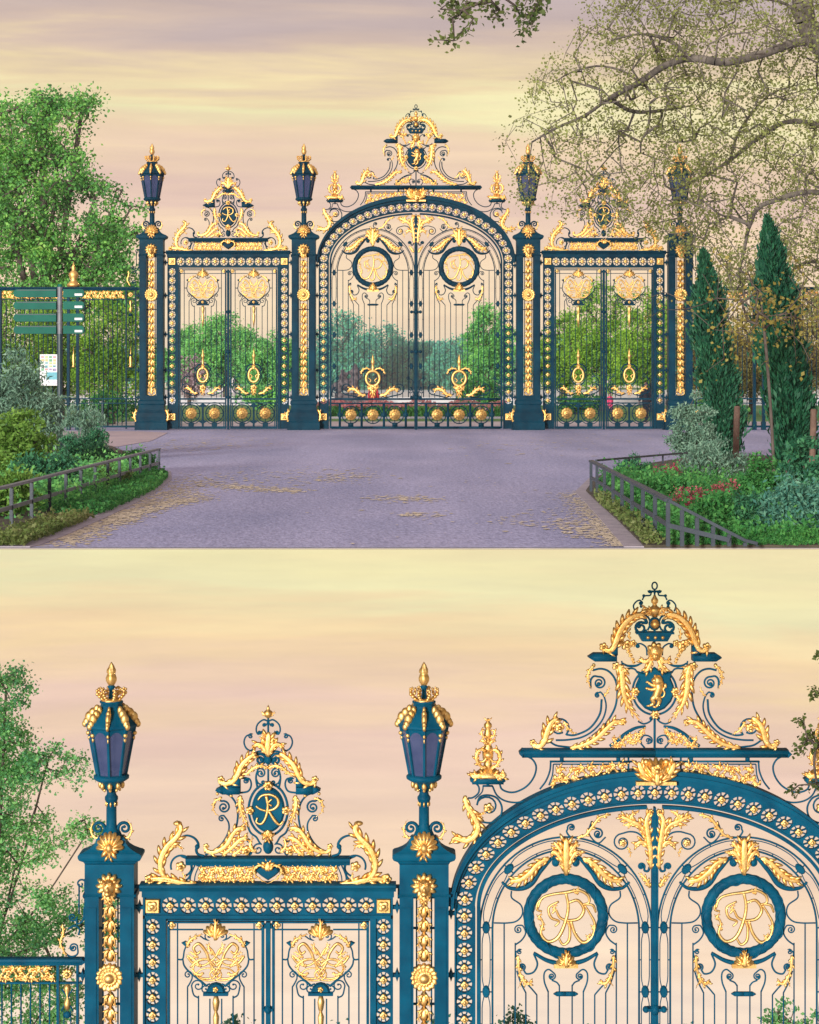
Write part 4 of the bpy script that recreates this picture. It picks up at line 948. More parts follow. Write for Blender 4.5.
def build_fence():
    """fence bay to the left of an outer pillar (drawn beside the pillar centred on 111)"""
    ox = 111; root = thing('iron_fence', '', 'fence'); XL = -250
    m = MB(ox)
    m.beam(XL, 82, 958.5, 965.5, .1); m.prism([(82, 959), (86, 962), (82, 965)], -.09, .09)
    m.bar(XL, 983, 82, 984.6, -.03, .03); m.bar(XL, 1187.5, 77, 1190, -.03, .03); m.bar(XL, 1197, 77, 1199, -.03, .03); m.bar(XL, 1244, 80, 1248, -.05, .05)
    x = XL+3
    while x < 52:
        if not (-68 < x < -35 or -210 < x < -190): m.t([(x, 966 if False else 984), (x, 1245)], .85); m.ell(x, 991, 1.4, 1.2, .025)
        x += 9.55
    for x in (66.8,): m.t([(x-3.4, 1012), (x-3.4, 1108)], .6); m.t([(x+3.4, 1012), (x+3.4, 1108)], .6)
    for y in (1016, 1100): m.ell(66.8, y, 3.6, 3.6, .05)
    m.t([(61, 990), (66.8, 1000), (61, 1012)], .8); m.t([(72.6, 990), (66.8, 1000), (72.6, 1012)], .8)
    for y in (1128, 1150): m.sc(63, y, 4, 0, 1.2, .8, 1); m.sc(70.6, y, 4, 180, -1.2, .8, 1)
    for xx in (57.6, 77.2): pass
    spiked_ties(m, 77.6, 87, (976, 1056, 1130, 1186))
    # scroll standing on the rail against the pillar
    m.t([(84.4, 880), (84.4, 915), (82.8, 921)], .85); m.t([(78.6, 885), (78.6, 915)], .85); m.sc(80.6, 885, 5.4, 0, 1.0, [1, .7], 1, 0, [(84.4, 900)]); m.sc(72, 918, 4.6, 0, -1.3, [1, .7], 1.6, 0, [(84, 908), (82.6, 921), (76.8, 925), (76.4, 921)])
    m.sc(73, 949, 4.4, 30, 1.4, [1, .7], 1.7, 0, [(61, 944), (63, 952), (70, 957.6), (77, 955)]); m.t([(68, 930), (74, 926.6), (79, 930), (78, 936)], 1.0)
    m.build('railing', IRON, root)
    for x0, x1 in ((56.4, 58.8), (76, 78.4), (-64, -58.6), (-45, -39.6), (-205, -199)):
        g = MB(ox); w = x1-x0; g.bar(x0, 965.6, x1, 1251, -.09 if w > 4 else -.05, .09 if w > 4 else .05)
        if w > 4: g.bar(x0-1, 1190, x1+1, 1196, -.11, .11); g.bar(x0-1.4, 1236, x1+1.4, 1253, -.12, .12)
        g.build('post', IRON, root)
    g = MB(ox); g.arabesque(XL, -67, 974.4, 14, 12, 0, 0, .05); g.arabesque(-37, 54, 974.4, 14, 7, 0, 0, .05); g.rose(66.8, 974.4, 6, 8, .07, -.02); g.rose(-51, 974.4, 6, 8, .07, -.02)
    g.lathe(66.8, [(2.6, 986), (3.6, 990), (.8, 998), (3.6, 1004), (3, 1009), (.6, 1012)], 8); g.build('gilt_frieze', GOLD, root)
    g = MB(ox); g.lathe(-51, [(11, 958), (12, 953), (8, 949), (5, 944), (8, 938), (9, 932), (6, 927), (3, 924), (4, 919), (2, 914), (.3, 906)], 14, 0, 6, .12); g.build('gilt_finial', GOLD, root)
    for x in (66.8, -51):
        g = MB(ox); g.lathe(x, [(5, 1124), (2.4, 1120), (3.4, 1110), (3, 1102), (1.4, 1096), (.3, 1080)], 8); g.build('gilt_spear', GOLD, root)
    g = MB(ox); g.leaf([(66, 957), (60, 944), (63, 934), (62, 925)], 2, 5, .05, 0, 'even'); g.build('gilt_scroll_leaf', GOLD, root)
    return root

# ------------------------------------------------------------------ place the two gates
UX, UY, UZ = (416-CX)/(PX/2.06), D_UP+.05, .006
LX, LY, LZ = (655-CX)/PX, D_LOW+.05, Z_LOW+.004
def at_upper(o, x): o.location = (UX+(x-655)/PX, UY, UZ)
def at_lower(o, x): o.location = (LX+(x-655)/PX, LY, LZ)
low_map = {IRON.name: M['iron_l'], GOLD.name: M['gold'], GLASS.name: M['glass']}

cg = build_central_gate(); at_upper(cg, 655)
sg = build_side_gate(); at_upper(sg, 268)
pl = build_pillar(); at_upper(pl, 111)
fe = build_fence(); at_upper(fe, 111)
tag(cg, 'tall arched double gate with lion shield crest, seen whole beyond the mauve road')
tag(sg, 'narrower gate of the whole upper view, between the two pillars left of the arch', group='side gates of the whole view')
tag(pl, 'outermost lamp pillar left of the arch in the upper view, beside the signpost fence', group='lamp pillars of the whole view')
tag(fe, 'tall railing with gilt frieze behind the green signpost and notice board')
s2 = copy_tree(sg); at_upper(s2, 1042); tag(s2, 'narrower gate of the upper view right of the arch, with walkers seen through its bars', group='side gates of the whole view')
for x, lab in ((424, 'lamp pillar between the arch and the left narrower gate in the upper view'),
               (886, 'lamp pillar just right of the big arch in the upper view, lantern against twigs'),
               (1199, 'lamp pillar beside the cypress, farthest right in the upper view')):
    p = copy_tree(pl); at_upper(p, x); tag(p, lab, group='lamp pillars of the whole view')
f2 = copy_tree(fe); at_upper(f2, 1199); f2.scale = (-1, 1, 1); tag(f2, 'tall railing with gilt frieze behind the two cypresses')

for src, x, lab, grp in ((cg, 655, 'large close-up arched gate cropped at the foot, rampant lion on its blue shield', None),
                    (sg, 268, 'close-up blue side gate with monogram shield crest, lower picture', None),
                    (pl, 111, 'close-up blue lamp pillar in front of the leafy tree, lower left', 'close-up lamp pillars'),
                    (pl, 424, 'close-up blue lamp pillar between the side gate and the large arch below', 'close-up lamp pillars'),
                    (fe, 111, 'close-up end of blue railing with gilt frieze, lower left corner', None)):
    o = copy_tree(src); at_lower(o, x); recolour(o, low_map)
    if 'group' in o: del o['group']
    tag(o, lab, group=grp)
# ------------------------------------------------------------------ plants
def quad_mesh(name, V, mat):
    """V: (N,4,3) array of separate quads"""
    N = len(V); me = bpy.data.meshes.new(name)
    me.vertices.add(4*N); me.vertices.foreach_set('co', V.reshape(-1).astype(np.float32))
    me.loops.add(4*N); me.loops.foreach_set('vertex_index', np.arange(4*N, dtype=np.int32))
    me.polygons.add(N); me.polygons.foreach_set('loop_start', np.arange(0, 4*N, 4, dtype=np.int32)); me.polygons.foreach_set('loop_total', np.full(N, 4, dtype=np.int32))
    me.update(calc_edges=True); me.materials.append(mat); return me
def leaf_quads(C, size, aspect=.6, var=.35, updir=None, upw=0.0):
    N = len(C); a = NP.normal(size=(N, 3))
    if updir is not None: a = a*(1-upw)+np.asarray(updir)*upw*1.6
    a /= np.linalg.norm(a, axis=1)[:, None]+1e-9
    b = NP.normal(size=(N, 3)); b -= (b*a).sum(1)[:, None]*a; b /= np.linalg.norm(b, axis=1)[:, None]+1e-9
    s = (size*(1+var*NP.uniform(-1, 1, N)))[:, None]
    n = np.cross(a, b); bend = n*s*.12
    return np.stack([C-a*s*.5, C+b*s*aspect*.5+bend, C+a*s*.5, C-b*s*aspect*.5+bend], 1)
def mesh_obj(name, me, parent=None, loc=(0, 0, 0)):
    o = bpy.data.objects.new(name, me); link(o, parent); o.location = loc; return o
def skeleton(seeds, targets, step=.6, wob=.12):
    """grow twigs from the seed polylines to every target, nearest first"""
    pos = []; par = []; tips = []
    for s in seeds:
        p = -1
        for i, q in enumerate(s):
            if i == 0 and pos:
                d = [(q[0]-u[0])**2+(q[1]-u[1])**2+(q[2]-u[2])**2 for u in pos]; p = int(np.argmin(d))
            pos.append(tuple(q)); par.append(p); p = len(pos)-1
        tips.append(p)
    A = np.zeros((len(pos)+len(targets)*12+10, 3)); n = len(pos); A[:n] = pos
    T = np.asarray(targets); d0 = np.array([((A[:n]-t)**2).sum(1).min() for t in T])
    for ti in np.argsort(d0):
        t = T[ti]; k = int(((A[:n]-t)**2).sum(1).argmin()); v = t-A[k]; L_ = np.linalg.norm(v); m = min(9, max(1, int(L_/step)))
        p = k
        for j in range(1, m+1):
            q = A[k]+v*j/m+(NP.normal(size=3)*wob*step if j < m else 0)+np.array([0, 0, .10*L_*math.sin(math.pi*j/m)])
            A[n] = q; par.append(p); p = n; n += 1
        tips.append(p)
    cnt = np.zeros(n); 
    for t in tips: cnt[t] += 1
    for i in range(n-1, -1, -1):
        if par[i] >= 0 and par[i] < i: cnt[par[i]] += cnt[i]
    return A[:n], par, cnt
def wood_mesh(name, A, par, cnt, r_tip, mat, expo=.42, r_max=None, sides=5, base=(0, 0, 0)):
    r = r_tip*np.maximum(1, cnt)**expo
    if r_max: r = np.minimum(r, r_max)
    vs = []; fs = []; ring = {}
    def frame(v):
        v = v/(np.linalg.norm(v)+1e-9); u = np.cross(v, (0.31, .9, .2)); u /= np.linalg.norm(u)+1e-9; return u, np.cross(v, u)
    B = np.asarray(base)
    for i in range(len(A)):
        p = par[i]
        if p < 0: continue
        v = A[i]-A[p]
        if np.linalg.norm(v) < 1e-6: continue
        u, w = frame(v); b = len(vs); rp = min(r[p], r[i]*1.35)
        for (c, rr) in ((A[p], rp), (A[i], r[i])):
            for k in range(sides):
                a = 2*math.pi*k/sides; vs.append(tuple(c-B+(u*math.cos(a)+w*math.sin(a))*rr))
        for k in range(sides):
            q = (k+1) % sides; fs.append((b+k, b+q, b+sides+q, b+sides+k))
        fs.append(tuple(b+sides+k for k in range(sides)))
    me = bpy.data.meshes.new(name); me.from_pydata(vs, [], fs)
    for f in me.polygons: f.use_smooth = True
    me.materials.append(mat); return me
def lobe_points(lobes, n, surf=.55):
    vol = np.array([(l[3]*l[4]*l[5])**.67 for l in lobes]); pr = vol/vol.sum(); out = []
    for l, k in zip(lobes, NP.multinomial(n, pr)):
        a = NP.normal(size=(k, 3)); a /= np.linalg.norm(a, axis=1)[:, None]+1e-9; rr = NP.uniform(surf**2, 1, k)[:, None]**.5
        out.append(np.array(l[:3])+a*rr*np.array(l[3:]))
    return np.concatenate(out)
def make_tree(name, label, cat, base, lobes, n_cl, lpc, leaf, cl_r, lm, bm, group=None, r_tip=.02, expo=.42, r_max=None, step=.8, aspect=.65, trunk_to=.75, surf=.5, upd=None, upw=0., parts=('trunk', 'crown'), flat=.75):
    base = np.array(base, float); T = lobe_points(lobes, n_cl, surf); T[:, 2] = np.maximum(T[:, 2], base[2]+cl_r*.4)
    cen = np.average(T, axis=0); top = base+(cen-base)*trunk_to; mid = (base+top)/2+np.array([RN.uniform(-.03, .03), RN.uniform(-.03, .03), 0])*np.linalg.norm(top-base)
    seeds = [cr([tuple(base), tuple(mid), tuple(top)], 3)]
    for l in lobes:
        c = np.array(l[:3]); st = np.array(seeds[0][RN.randint(3, len(seeds[0])-1)])
        if np.linalg.norm(c-st) > step: seeds.append(cr([tuple(st), tuple((st+c)/2+np.array([0, 0, -.06*np.linalg.norm(c-st)])), tuple(c)], 3))
    A, par, cnt = skeleton(seeds, T, step)
    root = thing(name, label, cat, tuple(base), group)
    mesh_obj(parts[0], wood_mesh(parts[0], A, par, cnt, r_tip, bm, expo, r_max, 5, base), root)
    sz = cl_r*NP.uniform(.6, 1.3, len(T))
    Cn = np.repeat(T, lpc, 0)+NP.normal(size=(len(T)*lpc, 3))*np.repeat(sz, lpc)[:, None]*np.array([1, 1, flat])*.55
    Cn[:, 2] = np.maximum(Cn[:, 2], base[2]+.03)
    mesh_obj(parts[1], quad_mesh(parts[1], leaf_quads(Cn-base, leaf, aspect, updir=upd, upw=upw), lm), root)
    return root
def pxlobe(px, py, rx, ry, d, deep=None):
    c = W(px, py, d); k = d/F; return (c.x, c.y, c.z, rx*k, (deep or rx*k), ry*k)

G = lambda r, g, b: srgb(r, g, b)[:3]
LM = {
 'tree': leaf_mat('broad leaf green', [(0.050, 0.167, 0.062), (0.124, 0.374, 0.102), (0.275, 0.665, 0.139), (0.522, 0.765, 0.166)], 0.44),
 'yg': leaf_mat('spring leaf yellow green', [(0.081, 0.189, 0.028), (0.197, 0.416, 0.050), (0.359, 0.642, 0.069), (0.587, 0.850, 0.113)], 0.49),
 'teal': leaf_mat('far blue green leaf', [(0.038, 0.220, 0.195), (0.068, 0.361, 0.288), (0.134, 0.567, 0.341), (0.223, 0.772, 0.394)], 0.39),  # blue cast of distance haze put into the far leaf colour
 'mid': leaf_mat('park tree leaf', [(0.058, 0.226, 0.099), (0.136, 0.451, 0.139), (0.271, 0.702, 0.178), (0.451, 0.850, 0.218)], 0.44),
 'olive': leaf_mat('young plane leaf', [(0.129, 0.132, 0.040), (0.222, 0.251, 0.073), (0.340, 0.384, 0.113), (0.468, 0.530, 0.173)], 0.44),
 'brownol': leaf_mat('budding twig leaf', [(0.195, 0.135, 0.062), (0.325, 0.254, 0.094), (0.423, 0.406, 0.125), (0.585, 0.575, 0.156)], 0.44),
 'chest': leaf_mat('overhanging leaf', [(0.036, 0.066, 0.022), (0.090, 0.144, 0.036), (0.168, 0.228, 0.060), (0.288, 0.336, 0.096)], 0.49),
 'cyp': leaf_mat('cypress needle', [(0.006, 0.057, 0.037), (0.016, 0.108, 0.057), (0.035, 0.172, 0.079), (0.078, 0.272, 0.114)], 0.29),
 'grey': leaf_mat('grey green shrub leaf', [(0.084, 0.178, 0.139), (0.166, 0.321, 0.228), (0.297, 0.482, 0.343), (0.483, 0.678, 0.489)], 0.39),
 'dark': leaf_mat('dark green shrub leaf', [(0.016, 0.100, 0.061), (0.039, 0.180, 0.095), (0.088, 0.306, 0.138), (0.176, 0.450, 0.190)], 0.34),
 'lime': leaf_mat('lime shrub leaf', [(0.063, 0.171, 0.028), (0.158, 0.330, 0.056), (0.285, 0.503, 0.098), (0.444, 0.661, 0.167)], 0.49),
 'fresh': leaf_mat('fresh ground leaf', [(0.020, 0.132, 0.042), (0.053, 0.251, 0.066), (0.119, 0.396, 0.096), (0.224, 0.554, 0.132)], 0.44),
 'gold': leaf_mat('yellow sapling leaf', [(0.221, 0.170, 0.040), (0.340, 0.280, 0.060), (0.468, 0.400, 0.100), (0.561, 0.500, 0.160)], 0.49),
 'red': leaf_mat('red heather flower', [(0.251, 0.042, 0.065), (0.470, 0.080, 0.129), (0.721, 0.211, 0.235), (0.807, 0.528, 0.472)], 0.39),
 'pink': leaf_mat('pink tulip flower', [(.45, .08, .10), (.60, .20, .22), (.70, .34, .34), (.75, .5, .45)], 0.39),
 'bloss': leaf_mat('pale blossom', [(.30, .20, .25), (.42, .30, .34), (.52, .40, .42), (.62, .5, .5)], 0.39),
 'lowtree': leaf_mat('clear spring leaf', [(0.064, 0.240, 0.152), (0.150, 0.455, 0.199), (0.298, 0.697, 0.234), (0.511, 0.850, 0.305)], 0.49),
 'lowteal': leaf_mat('blue green shrub leaf', [(0.045, 0.194, 0.157), (0.090, 0.299, 0.229), (0.179, 0.419, 0.286), (0.299, 0.538, 0.343)], 0.44),
 'tuft': leaf_mat('dry and green tuft', [(.06, .12, .03), (.13, .20, .05), (.22, .28, .09), (.36, .34, .16)], 0.44),
}
BK, BP = M['bark'], M['barkplane']

# --- upper view: left edge and park behind the gate
def gbase(px, d): return ((px-CX)/F*d, d, 0.0)
d = 84
make_tree('broadleaf_tree', 'big dense green tree above the signpost, taller than the railing', 'tree', gbase(40, d),
    [pxlobe(20, 205, 44, 56, d, 4), pxlobe(62, 128, 30, 34, d, 2), pxlobe(10, 140, 42, 42, d, 3), pxlobe(96, 196, 20, 18, d, 1.6), pxlobe(66, 180, 26, 34, d, 2.4), pxlobe(44, 104, 16, 14, d, 1.2), pxlobe(82, 108, 14, 14, d, 1.1), pxlobe(104, 226, 22, 16, d, 1.6), pxlobe(82, 250, 48, 34, d, 3), pxlobe(20, 270, 60, 30, d, 3.5), pxlobe(126, 238, 16, 10, d, 1), pxlobe(132, 206, 13, 8, d, .8), pxlobe(118, 268, 22, 16, d, 1.3), pxlobe(60, 300, 70, 26, d, 3), pxlobe(110, 296, 34, 24, d, 2), pxlobe(4, 190, 30, 60, d, 2.5), pxlobe(122, 190, 18, 8, d, .9)],
    640, 62, .16, .56, LM['tree'], BK, None, .022, .45)
def park_tree(px, top, hw, d, lm, cat='tree', lab='', grp=None, n=250, lpc=60, low=None, leafpx=2.5, name='park_tree', cl=.09):
    bz = HZ+1.6*F/d; low = low or bz-(bz-top)*(.18 if d < 500 else .0); h = low-top; k = d/F
    hw *= 1.22
    lobes = [pxlobe(px, top+h*.42, hw*.72, h*.42, d), pxlobe(px-hw*.42, top+h*.62, hw*.6, h*.36, d), pxlobe(px+hw*.4, top+h*.58, hw*.62, h*.38, d), pxlobe(px+RN.uniform(-.2, .2)*hw, top+h*.78, hw*.85, h*.26, d)]
    return make_tree(name, lab, cat, gbase(px, d), lobes, n, lpc, leafpx*k, hw*cl*2.2*k, lm, BK, grp, .35*k, .42, step=8*k)
g1 = 'park trees beyond the railings'
for px, top, hw, d, mt, lab in (
    (10, 292, 40, 76, 'yg', 'yellow-green tree behind the railing at the far left edge'),
    (62, 298, 38, 79, 'yg', 'yellow-green tree behind the railing beside the notice board'),
    (112, 290, 36, 77, 'yg', 'yellow-green tree behind the railing next to the left outer pillar'),
    (188, 326, 26, 200, 'mid', 'green tree behind the left bars of the left narrower gate'),
    (226, 311, 36, 190, 'mid', 'round topped green tree in the middle of the left narrower gate'),
    (272, 332, 26, 180, 'mid', 'green tree behind the right bars of the left narrower gate'),
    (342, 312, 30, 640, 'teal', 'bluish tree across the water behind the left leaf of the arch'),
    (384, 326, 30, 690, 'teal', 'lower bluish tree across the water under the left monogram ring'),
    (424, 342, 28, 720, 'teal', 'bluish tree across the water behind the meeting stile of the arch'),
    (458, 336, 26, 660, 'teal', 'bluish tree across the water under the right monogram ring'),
    (490, 300, 24, 160, 'mid', 'tall green tree behind the right bars of the arch'),
    (564, 312, 24, 130, 'yg', 'light green tree behind the left bars of the right narrower gate'),
    (602, 280, 32, 118, 'yg', 'tall light green tree in the middle of the right narrower gate'),
    (648, 288, 30, 112, 'yg', 'light green tree behind the right bars of the right narrower gate'),
    (706, 300, 36, 98, 'brownol', 'budding olive tree behind the left cypress'),
    (752, 312, 34, 104, 'brownol', 'budding olive tree between the two cypresses'),
    (806, 286, 38, 96, 'brownol', 'budding olive tree at the right edge behind the railing')):
    park_tree(px, top, hw, d, LM[mt], 'tree', lab, g1)
park_tree(189, 352, 15, 150, LM['bloss'], 'blossom tree', 'small tree in pale pink blossom behind the left narrower gate', None, 70, 24, 398, 2.6, 'blossom_tree')
# park shrubs just behind the railings
for px, top, hw, d, mt, lab in ((20, 384, 36, 73, 'fresh', 'low green shrub behind the railing, far left'), (106, 392, 26, 72.5, 'fresh', 'low green shrub behind the railing beside the left outer pillar'),
                                (262, 386, 22, 120, 'mid', 'low shrub behind the left narrower gate'), (480, 376, 26, 110, 'fresh', 'bushy shrub behind the right leaf of the arch'),
                                (575, 392, 24, 104, 'fresh', 'low shrub behind the right narrower gate'), (712, 398, 30, 100, 'mid', 'low shrub behind the railing right of the last pillar')):
    park_tree(px, top, hw, d, LM[mt], 'shrub', lab, None, 60, 40, None, 3.0, 'park_shrub')
# far wood closing the horizon
Fx = NP.uniform(-420, 420, 40000); hh = 19+3.5*np.sin(Fx*.021)+2.2*np.sin(Fx*.083+1)
Fz = hh*NP.uniform(0, 1, 40000)**.6; Fy = 900+NP.uniform(-14, 14, 40000)
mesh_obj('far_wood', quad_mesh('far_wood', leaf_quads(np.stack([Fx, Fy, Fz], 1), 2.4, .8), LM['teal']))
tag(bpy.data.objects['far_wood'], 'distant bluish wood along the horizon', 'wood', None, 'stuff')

# --- plane tree on the right, trunk just outside the picture
d = 56.0
def pxl(pts, dd): return [tuple(W(x, y, dd+dz)) for x, y, dz in pts]
base = np.array(gbase(884, d))
trunk = [tuple(base), tuple(W(882, 330, d)), tuple(W(868, 180, d)), tuple(W(836, 70, d)), tuple(W(806, 22, d)), tuple(W(800, -60, d)), tuple(W(780, -150, d))]
limbs = [cr(pxl([(816, 40, 0), (790, 44, -1), (762, 54, -2), (724, 62, -2.4), (692, 58, -2), (664, 66, -1.4), (640, 82, -1), (610, 98, 0), (584, 116, .6), (556, 128, 1), (532, 142, 1.4)], d), 4),
         cr(pxl([(806, 22, 0), (786, 4, 1), (756, -2, 2), (728, 4, 3)], d), 3),
         cr(pxl([(860, 140, 0), (820, 125, 1), (786, 122, 2), (758, 138, 2.6), (730, 160, 3), (700, 178, 3), (672, 190, 3)], d), 4),
         cr(pxl([(872, 210, 0), (836, 196, -1), (806, 192, -1.6), (776, 200, -2), (758, 208, -2), (750, 224, -1.8), (744, 250, -1.6), (738, 276, -1.4)], d), 4),
         cr(pxl([(640, 82, -1), (620, 70, 0), (596, 66, 1), (572, 72, 2)], d), 3), cr(pxl([(692, 58, -2), (668, 40, -1), (640, 34, 0), (612, 40, .5)], d), 3),
         cr(pxl([(610, 98, 0), (628, 110, .5), (650, 112, 1), (690, 106, 1.5)], d), 3), cr(pxl([(730, 160, 3), (740, 130, 3), (768, 96, 3.4), (800, 84, 3)], d), 3),
         cr(pxl([(880, 300, 0), (840, 270, 1), (806, 262, 2), (776, 284, 3), (748, 292, 3)], d), 3)]
poly = [(604, -20), (830, -20), (830, 330), (760, 305), (700, 292), (694, 255), (655, 238), (600, 228), (566, 222), (528, 208), (500, 180), (503, 128), (524, 98), (538, 64), (572, 38)]
def inpoly(x, y, P):
    c = False; j = len(P)-1
    for i in range(len(P)):
        if (P[i][1] > y) != (P[j][1] > y) and x < (P[j][0]-P[i][0])*(y-P[i][1])/(P[j][1]-P[i][1])+P[i][0]: c = not c
        j = i
    return c
T = []
while len(T) < 1750:
    x, y = RN.uniform(498, 830), RN.uniform(-20, 330)
    if inpoly(x, y, poly) and RN.random() < .30+.70*min(1, max(0, (x-500)/170)): T.append(tuple(W(x, y, d+RN.gauss(.4, 2.2))))
T = np.array(T)
A, par, cnt = skeleton([cr(trunk, 4)]+limbs, T, .55, .2)
cnt[:25] = np.maximum(cnt[:25], 5200)
root = thing('plane_tree', 'big plane tree with sparse olive young leaves reaching over the right half of the gate', 'tree', tuple(base))
mesh_obj('trunk', wood_mesh('trunk', A, par, cnt, .0058, BP, .465, .34, 7, base), root)
Cn = np.repeat(T, 14, 0)+NP.normal(size=(len(T)*14, 3))*.19; ex = A[NP.integers(60, len(A), 9000)]+NP.normal(size=(9000, 3))*.12
mesh_obj('crown', quad_mesh('crown', leaf_quads(np.concatenate([Cn, ex])-base, .085, .8), LM['olive']), root)
# overhanging leafy branch at the top, its tree stands outside the picture
d = 30.0; base = np.array(gbase(960, d))
trunk = [tuple(base), tuple(W(950, 200, d)), tuple(W(930, -60, d)), tuple(W(860, -140, d)), tuple(W(720, -110, d)), tuple(W(600, -70, d)), tuple(W(520, -30, d)), tuple(W(480, 4, d))]
pl_ = [(436, 18), (432, 40), (452, 42), (476, 28), (498, 18), (514, 22), (522, 38), (532, 36), (534, 14), (548, 4), (548, -30), (450, -30)]
T = []
while len(T) < 75:
    x, y = RN.uniform(430, 550), RN.uniform(-30, 42)
    if inpoly(x, y, pl_): T.append(tuple(W(x, y, d+RN.gauss(0, .4))))
T = np.array(T); A, par, cnt = skeleton([cr(trunk, 4)], T, .3, .2)
root = thing('overhanging_tree', 'darker green leafy spray hanging in from the top edge above the arch', 'tree', tuple(base))
mesh_obj('trunk', wood_mesh('trunk', A, par, cnt, .008, BK, .5, .3, 5, base), root)
Cn = np.repeat(T, 13, 0)+NP.normal(size=(len(T)*13, 3))*.07
mesh_obj('crown', quad_mesh('crown', leaf_quads(Cn-base, .085, .75), LM['chest']), root)

# --- cypresses
def cypress(label, bx, by, tx, ty, wpx, n):
    g = GR(bx, by); d = g.y; k = d/F; top = W(tx, ty, d); root = thing('cypress', label, 'cypress', tuple(g), 'slim cypresses in the right bed')
    ax = top-g; H = ax.length
    a0_ = RN.random()*6; t = NP.uniform(0.02, 1, n)**1.0; prof = np.clip(np.minimum(1, t*7+.45)*np.minimum(1, (1-t)**.72*2.3+.03), 0, 1)*(1+.10*np.sin(t*31+a0_))
    a = NP.uniform(0, 2*math.pi, n); bump = 1+.24*np.sin(a*3+t*9)+.20*np.sin(a*5-t*23)+.12*np.sin(a*9+t*61)
    r = wpx*k*.5*prof*bump*np.where(NP.uniform(0, 1, n) < .05, NP.uniform(1, 1.35, n), NP.uniform(.3, 1.0, n)**.5)
    Cn = np.array(ax)[None]*t[:, None]+np.stack([np.cos(a)*r, np.sin(a)*r, NP.normal(size=n)*.05], 1)
    out = np.stack([np.cos(a)*.45, np.sin(a)*.45, np.full(n, 1.0)], 1)
    A_ = np.array([(0, 0, 0), tuple(ax*.5), tuple(ax*.93)]); mesh_obj('trunk', wood_mesh('trunk', A_, [-1, 0, 1], np.array([9, 5, 1]), .02, BK), root)
    mesh_obj('crown', quad_mesh('crown', leaf_quads(Cn, .11*H/4.3, .34, .5, out, .72), LM['cyp']), root)
cypress('slim dark green cypress nearer the gate, beside the last lamp pillar', 727, 458, 703, 252, 31, 24000)
cypress('taller dark green cypress leaning left at the right edge, with a brown stake', 800, 494, 767, 222, 37, 30000)

# --- shrubs in the two beds
def shrub(name, label, cat, px, by, hw, top, lm, leaf, n=60, lpc=42, aspect=.5, upw=0.0, grp=None, z=.03, cl=.3):
    g = GR(px, by, z); d = g.y; k = d/F; h = (by-top)*k; w = hw*k
    lobes = [(g.x, d, z+h*.52, w*.72, w*.6, h*.46), (g.x-w*.4, d-.1*w, z+h*.42, w*.55, w*.5, h*.40), (g.x+w*.42, d+.1*w, z+h*.40, w*.55, w*.5, h*.38), (g.x, d-.3*w, z+h*.28, w*.85, w*.5, h*.28)]
    leaf *= .62; lpc = int(lpc*2.1)
    return make_tree(name, label, cat, tuple(g), lobes, n, lpc, leaf, cl*min(w, h)*.8, lm, BK, grp, .006, .42, .05, step=max(.08, h*.16), aspect=aspect, trunk_to=.4, surf=.35, upd=(0, 0, 1), upw=upw, parts=('stems', 'foliage'))
gl = 'shrubs in the left bed'; gr = 'shrubs in the right bed'
shrub('shrub', 'tall loose grey-green shrub below the signpost panels', 'shrub', 22, 458, 46, 346, LM['grey'], .20, 90, 50, .28, .35, gl)
shrub('shrub', 'feathery grey-green shrub around the foot of the sign pole', 'shrub', 84, 460, 26, 392, LM['grey'], .16, 50, 40, .22, .5, gl)
shrub('shrub', 'lime green shrub at the left edge under the grey-green one', 'shrub', 14, 482, 40, 398, LM['lime'], .13, 70, 46, .5, 0, gl)
shrub('shrub', 'rounded dark green shrub right of the lime one', 'shrub', 86, 474, 30, 428, LM['dark'], .12, 70, 46, .4, .3, gl)
shrub('shrub', 'broad dark green shrub in the middle of the left bed', 'shrub', 48, 496, 36, 448, LM['dark'], .12, 70, 46, .4, .2, gl)
shrub('shrub', 'low mixed green shrub at the far left behind the railing', 'shrub', 4, 516, 34, 456, LM['lime'], .12, 60, 40, .4, .2, gl)
shrub('shrub', 'low bush with tiny red buds beside the end of the left railing', 'shrub', 136, 474, 22, 446, LM['fresh'], .09, 46, 36, .4, .2, gl)
shrub('shrub', 'reddish-brown low bush behind the left railing', 'shrub', 108, 486, 26, 462, LM['tuft'], .09, 40, 36, .4, .2, gl)
shrub('shrub', 'airy grey-green shrub in front of the last lamp pillar', 'shrub', 694, 468, 28, 388, LM['grey'], .11, 80, 44, .4, .2, gr)
shrub('shrub', 'spiky grey-green bush at the foot of the nearer cypress', 'shrub', 716, 484, 36, 440, LM['grey'], .12, 60, 34, .28, .4, gr)
shrub('shrub', 'dark leafy bush between the stake and the taller cypress', 'shrub', 806, 516, 26, 430, LM['dark'], .12, 60, 44, .5, .1, gr)
shrub('shrub', 'low dark rosette of leaves at the far end of the right railing', 'shrub', 634, 482, 22, 456, LM['dark'], .11, 36, 36, .3, .4, gr)
shrub('heather', 'clump of red heather behind the right railing', 'heather', 690, 518, 24, 482, LM['red'], .06, 46, 14, .4, .3, 'heather clumps')
shrub('heather', 'small pinkish heather clump at the back of the right bed', 'heather', 664, 486, 18, 458, LM['red'], .06, 30, 14, .4, .3, 'heather clumps')
shrub('heather', 'red heather clump nearest the leaning sapling', 'heather', 728, 512, 20, 476, LM['red'], .06, 36, 14, .4, .3, 'heather clumps')
shrub('shrub', 'fresh green bush around the red heather', 'shrub', 664, 512, 30, 474, LM['fresh'], .10, 60, 44, .4, .1, gr)
shrub('shrub', 'mid green bush behind the railing, below the heather', 'shrub', 716, 534, 30, 496, LM['fresh'], .09, 60, 46, .4, .1, gr)
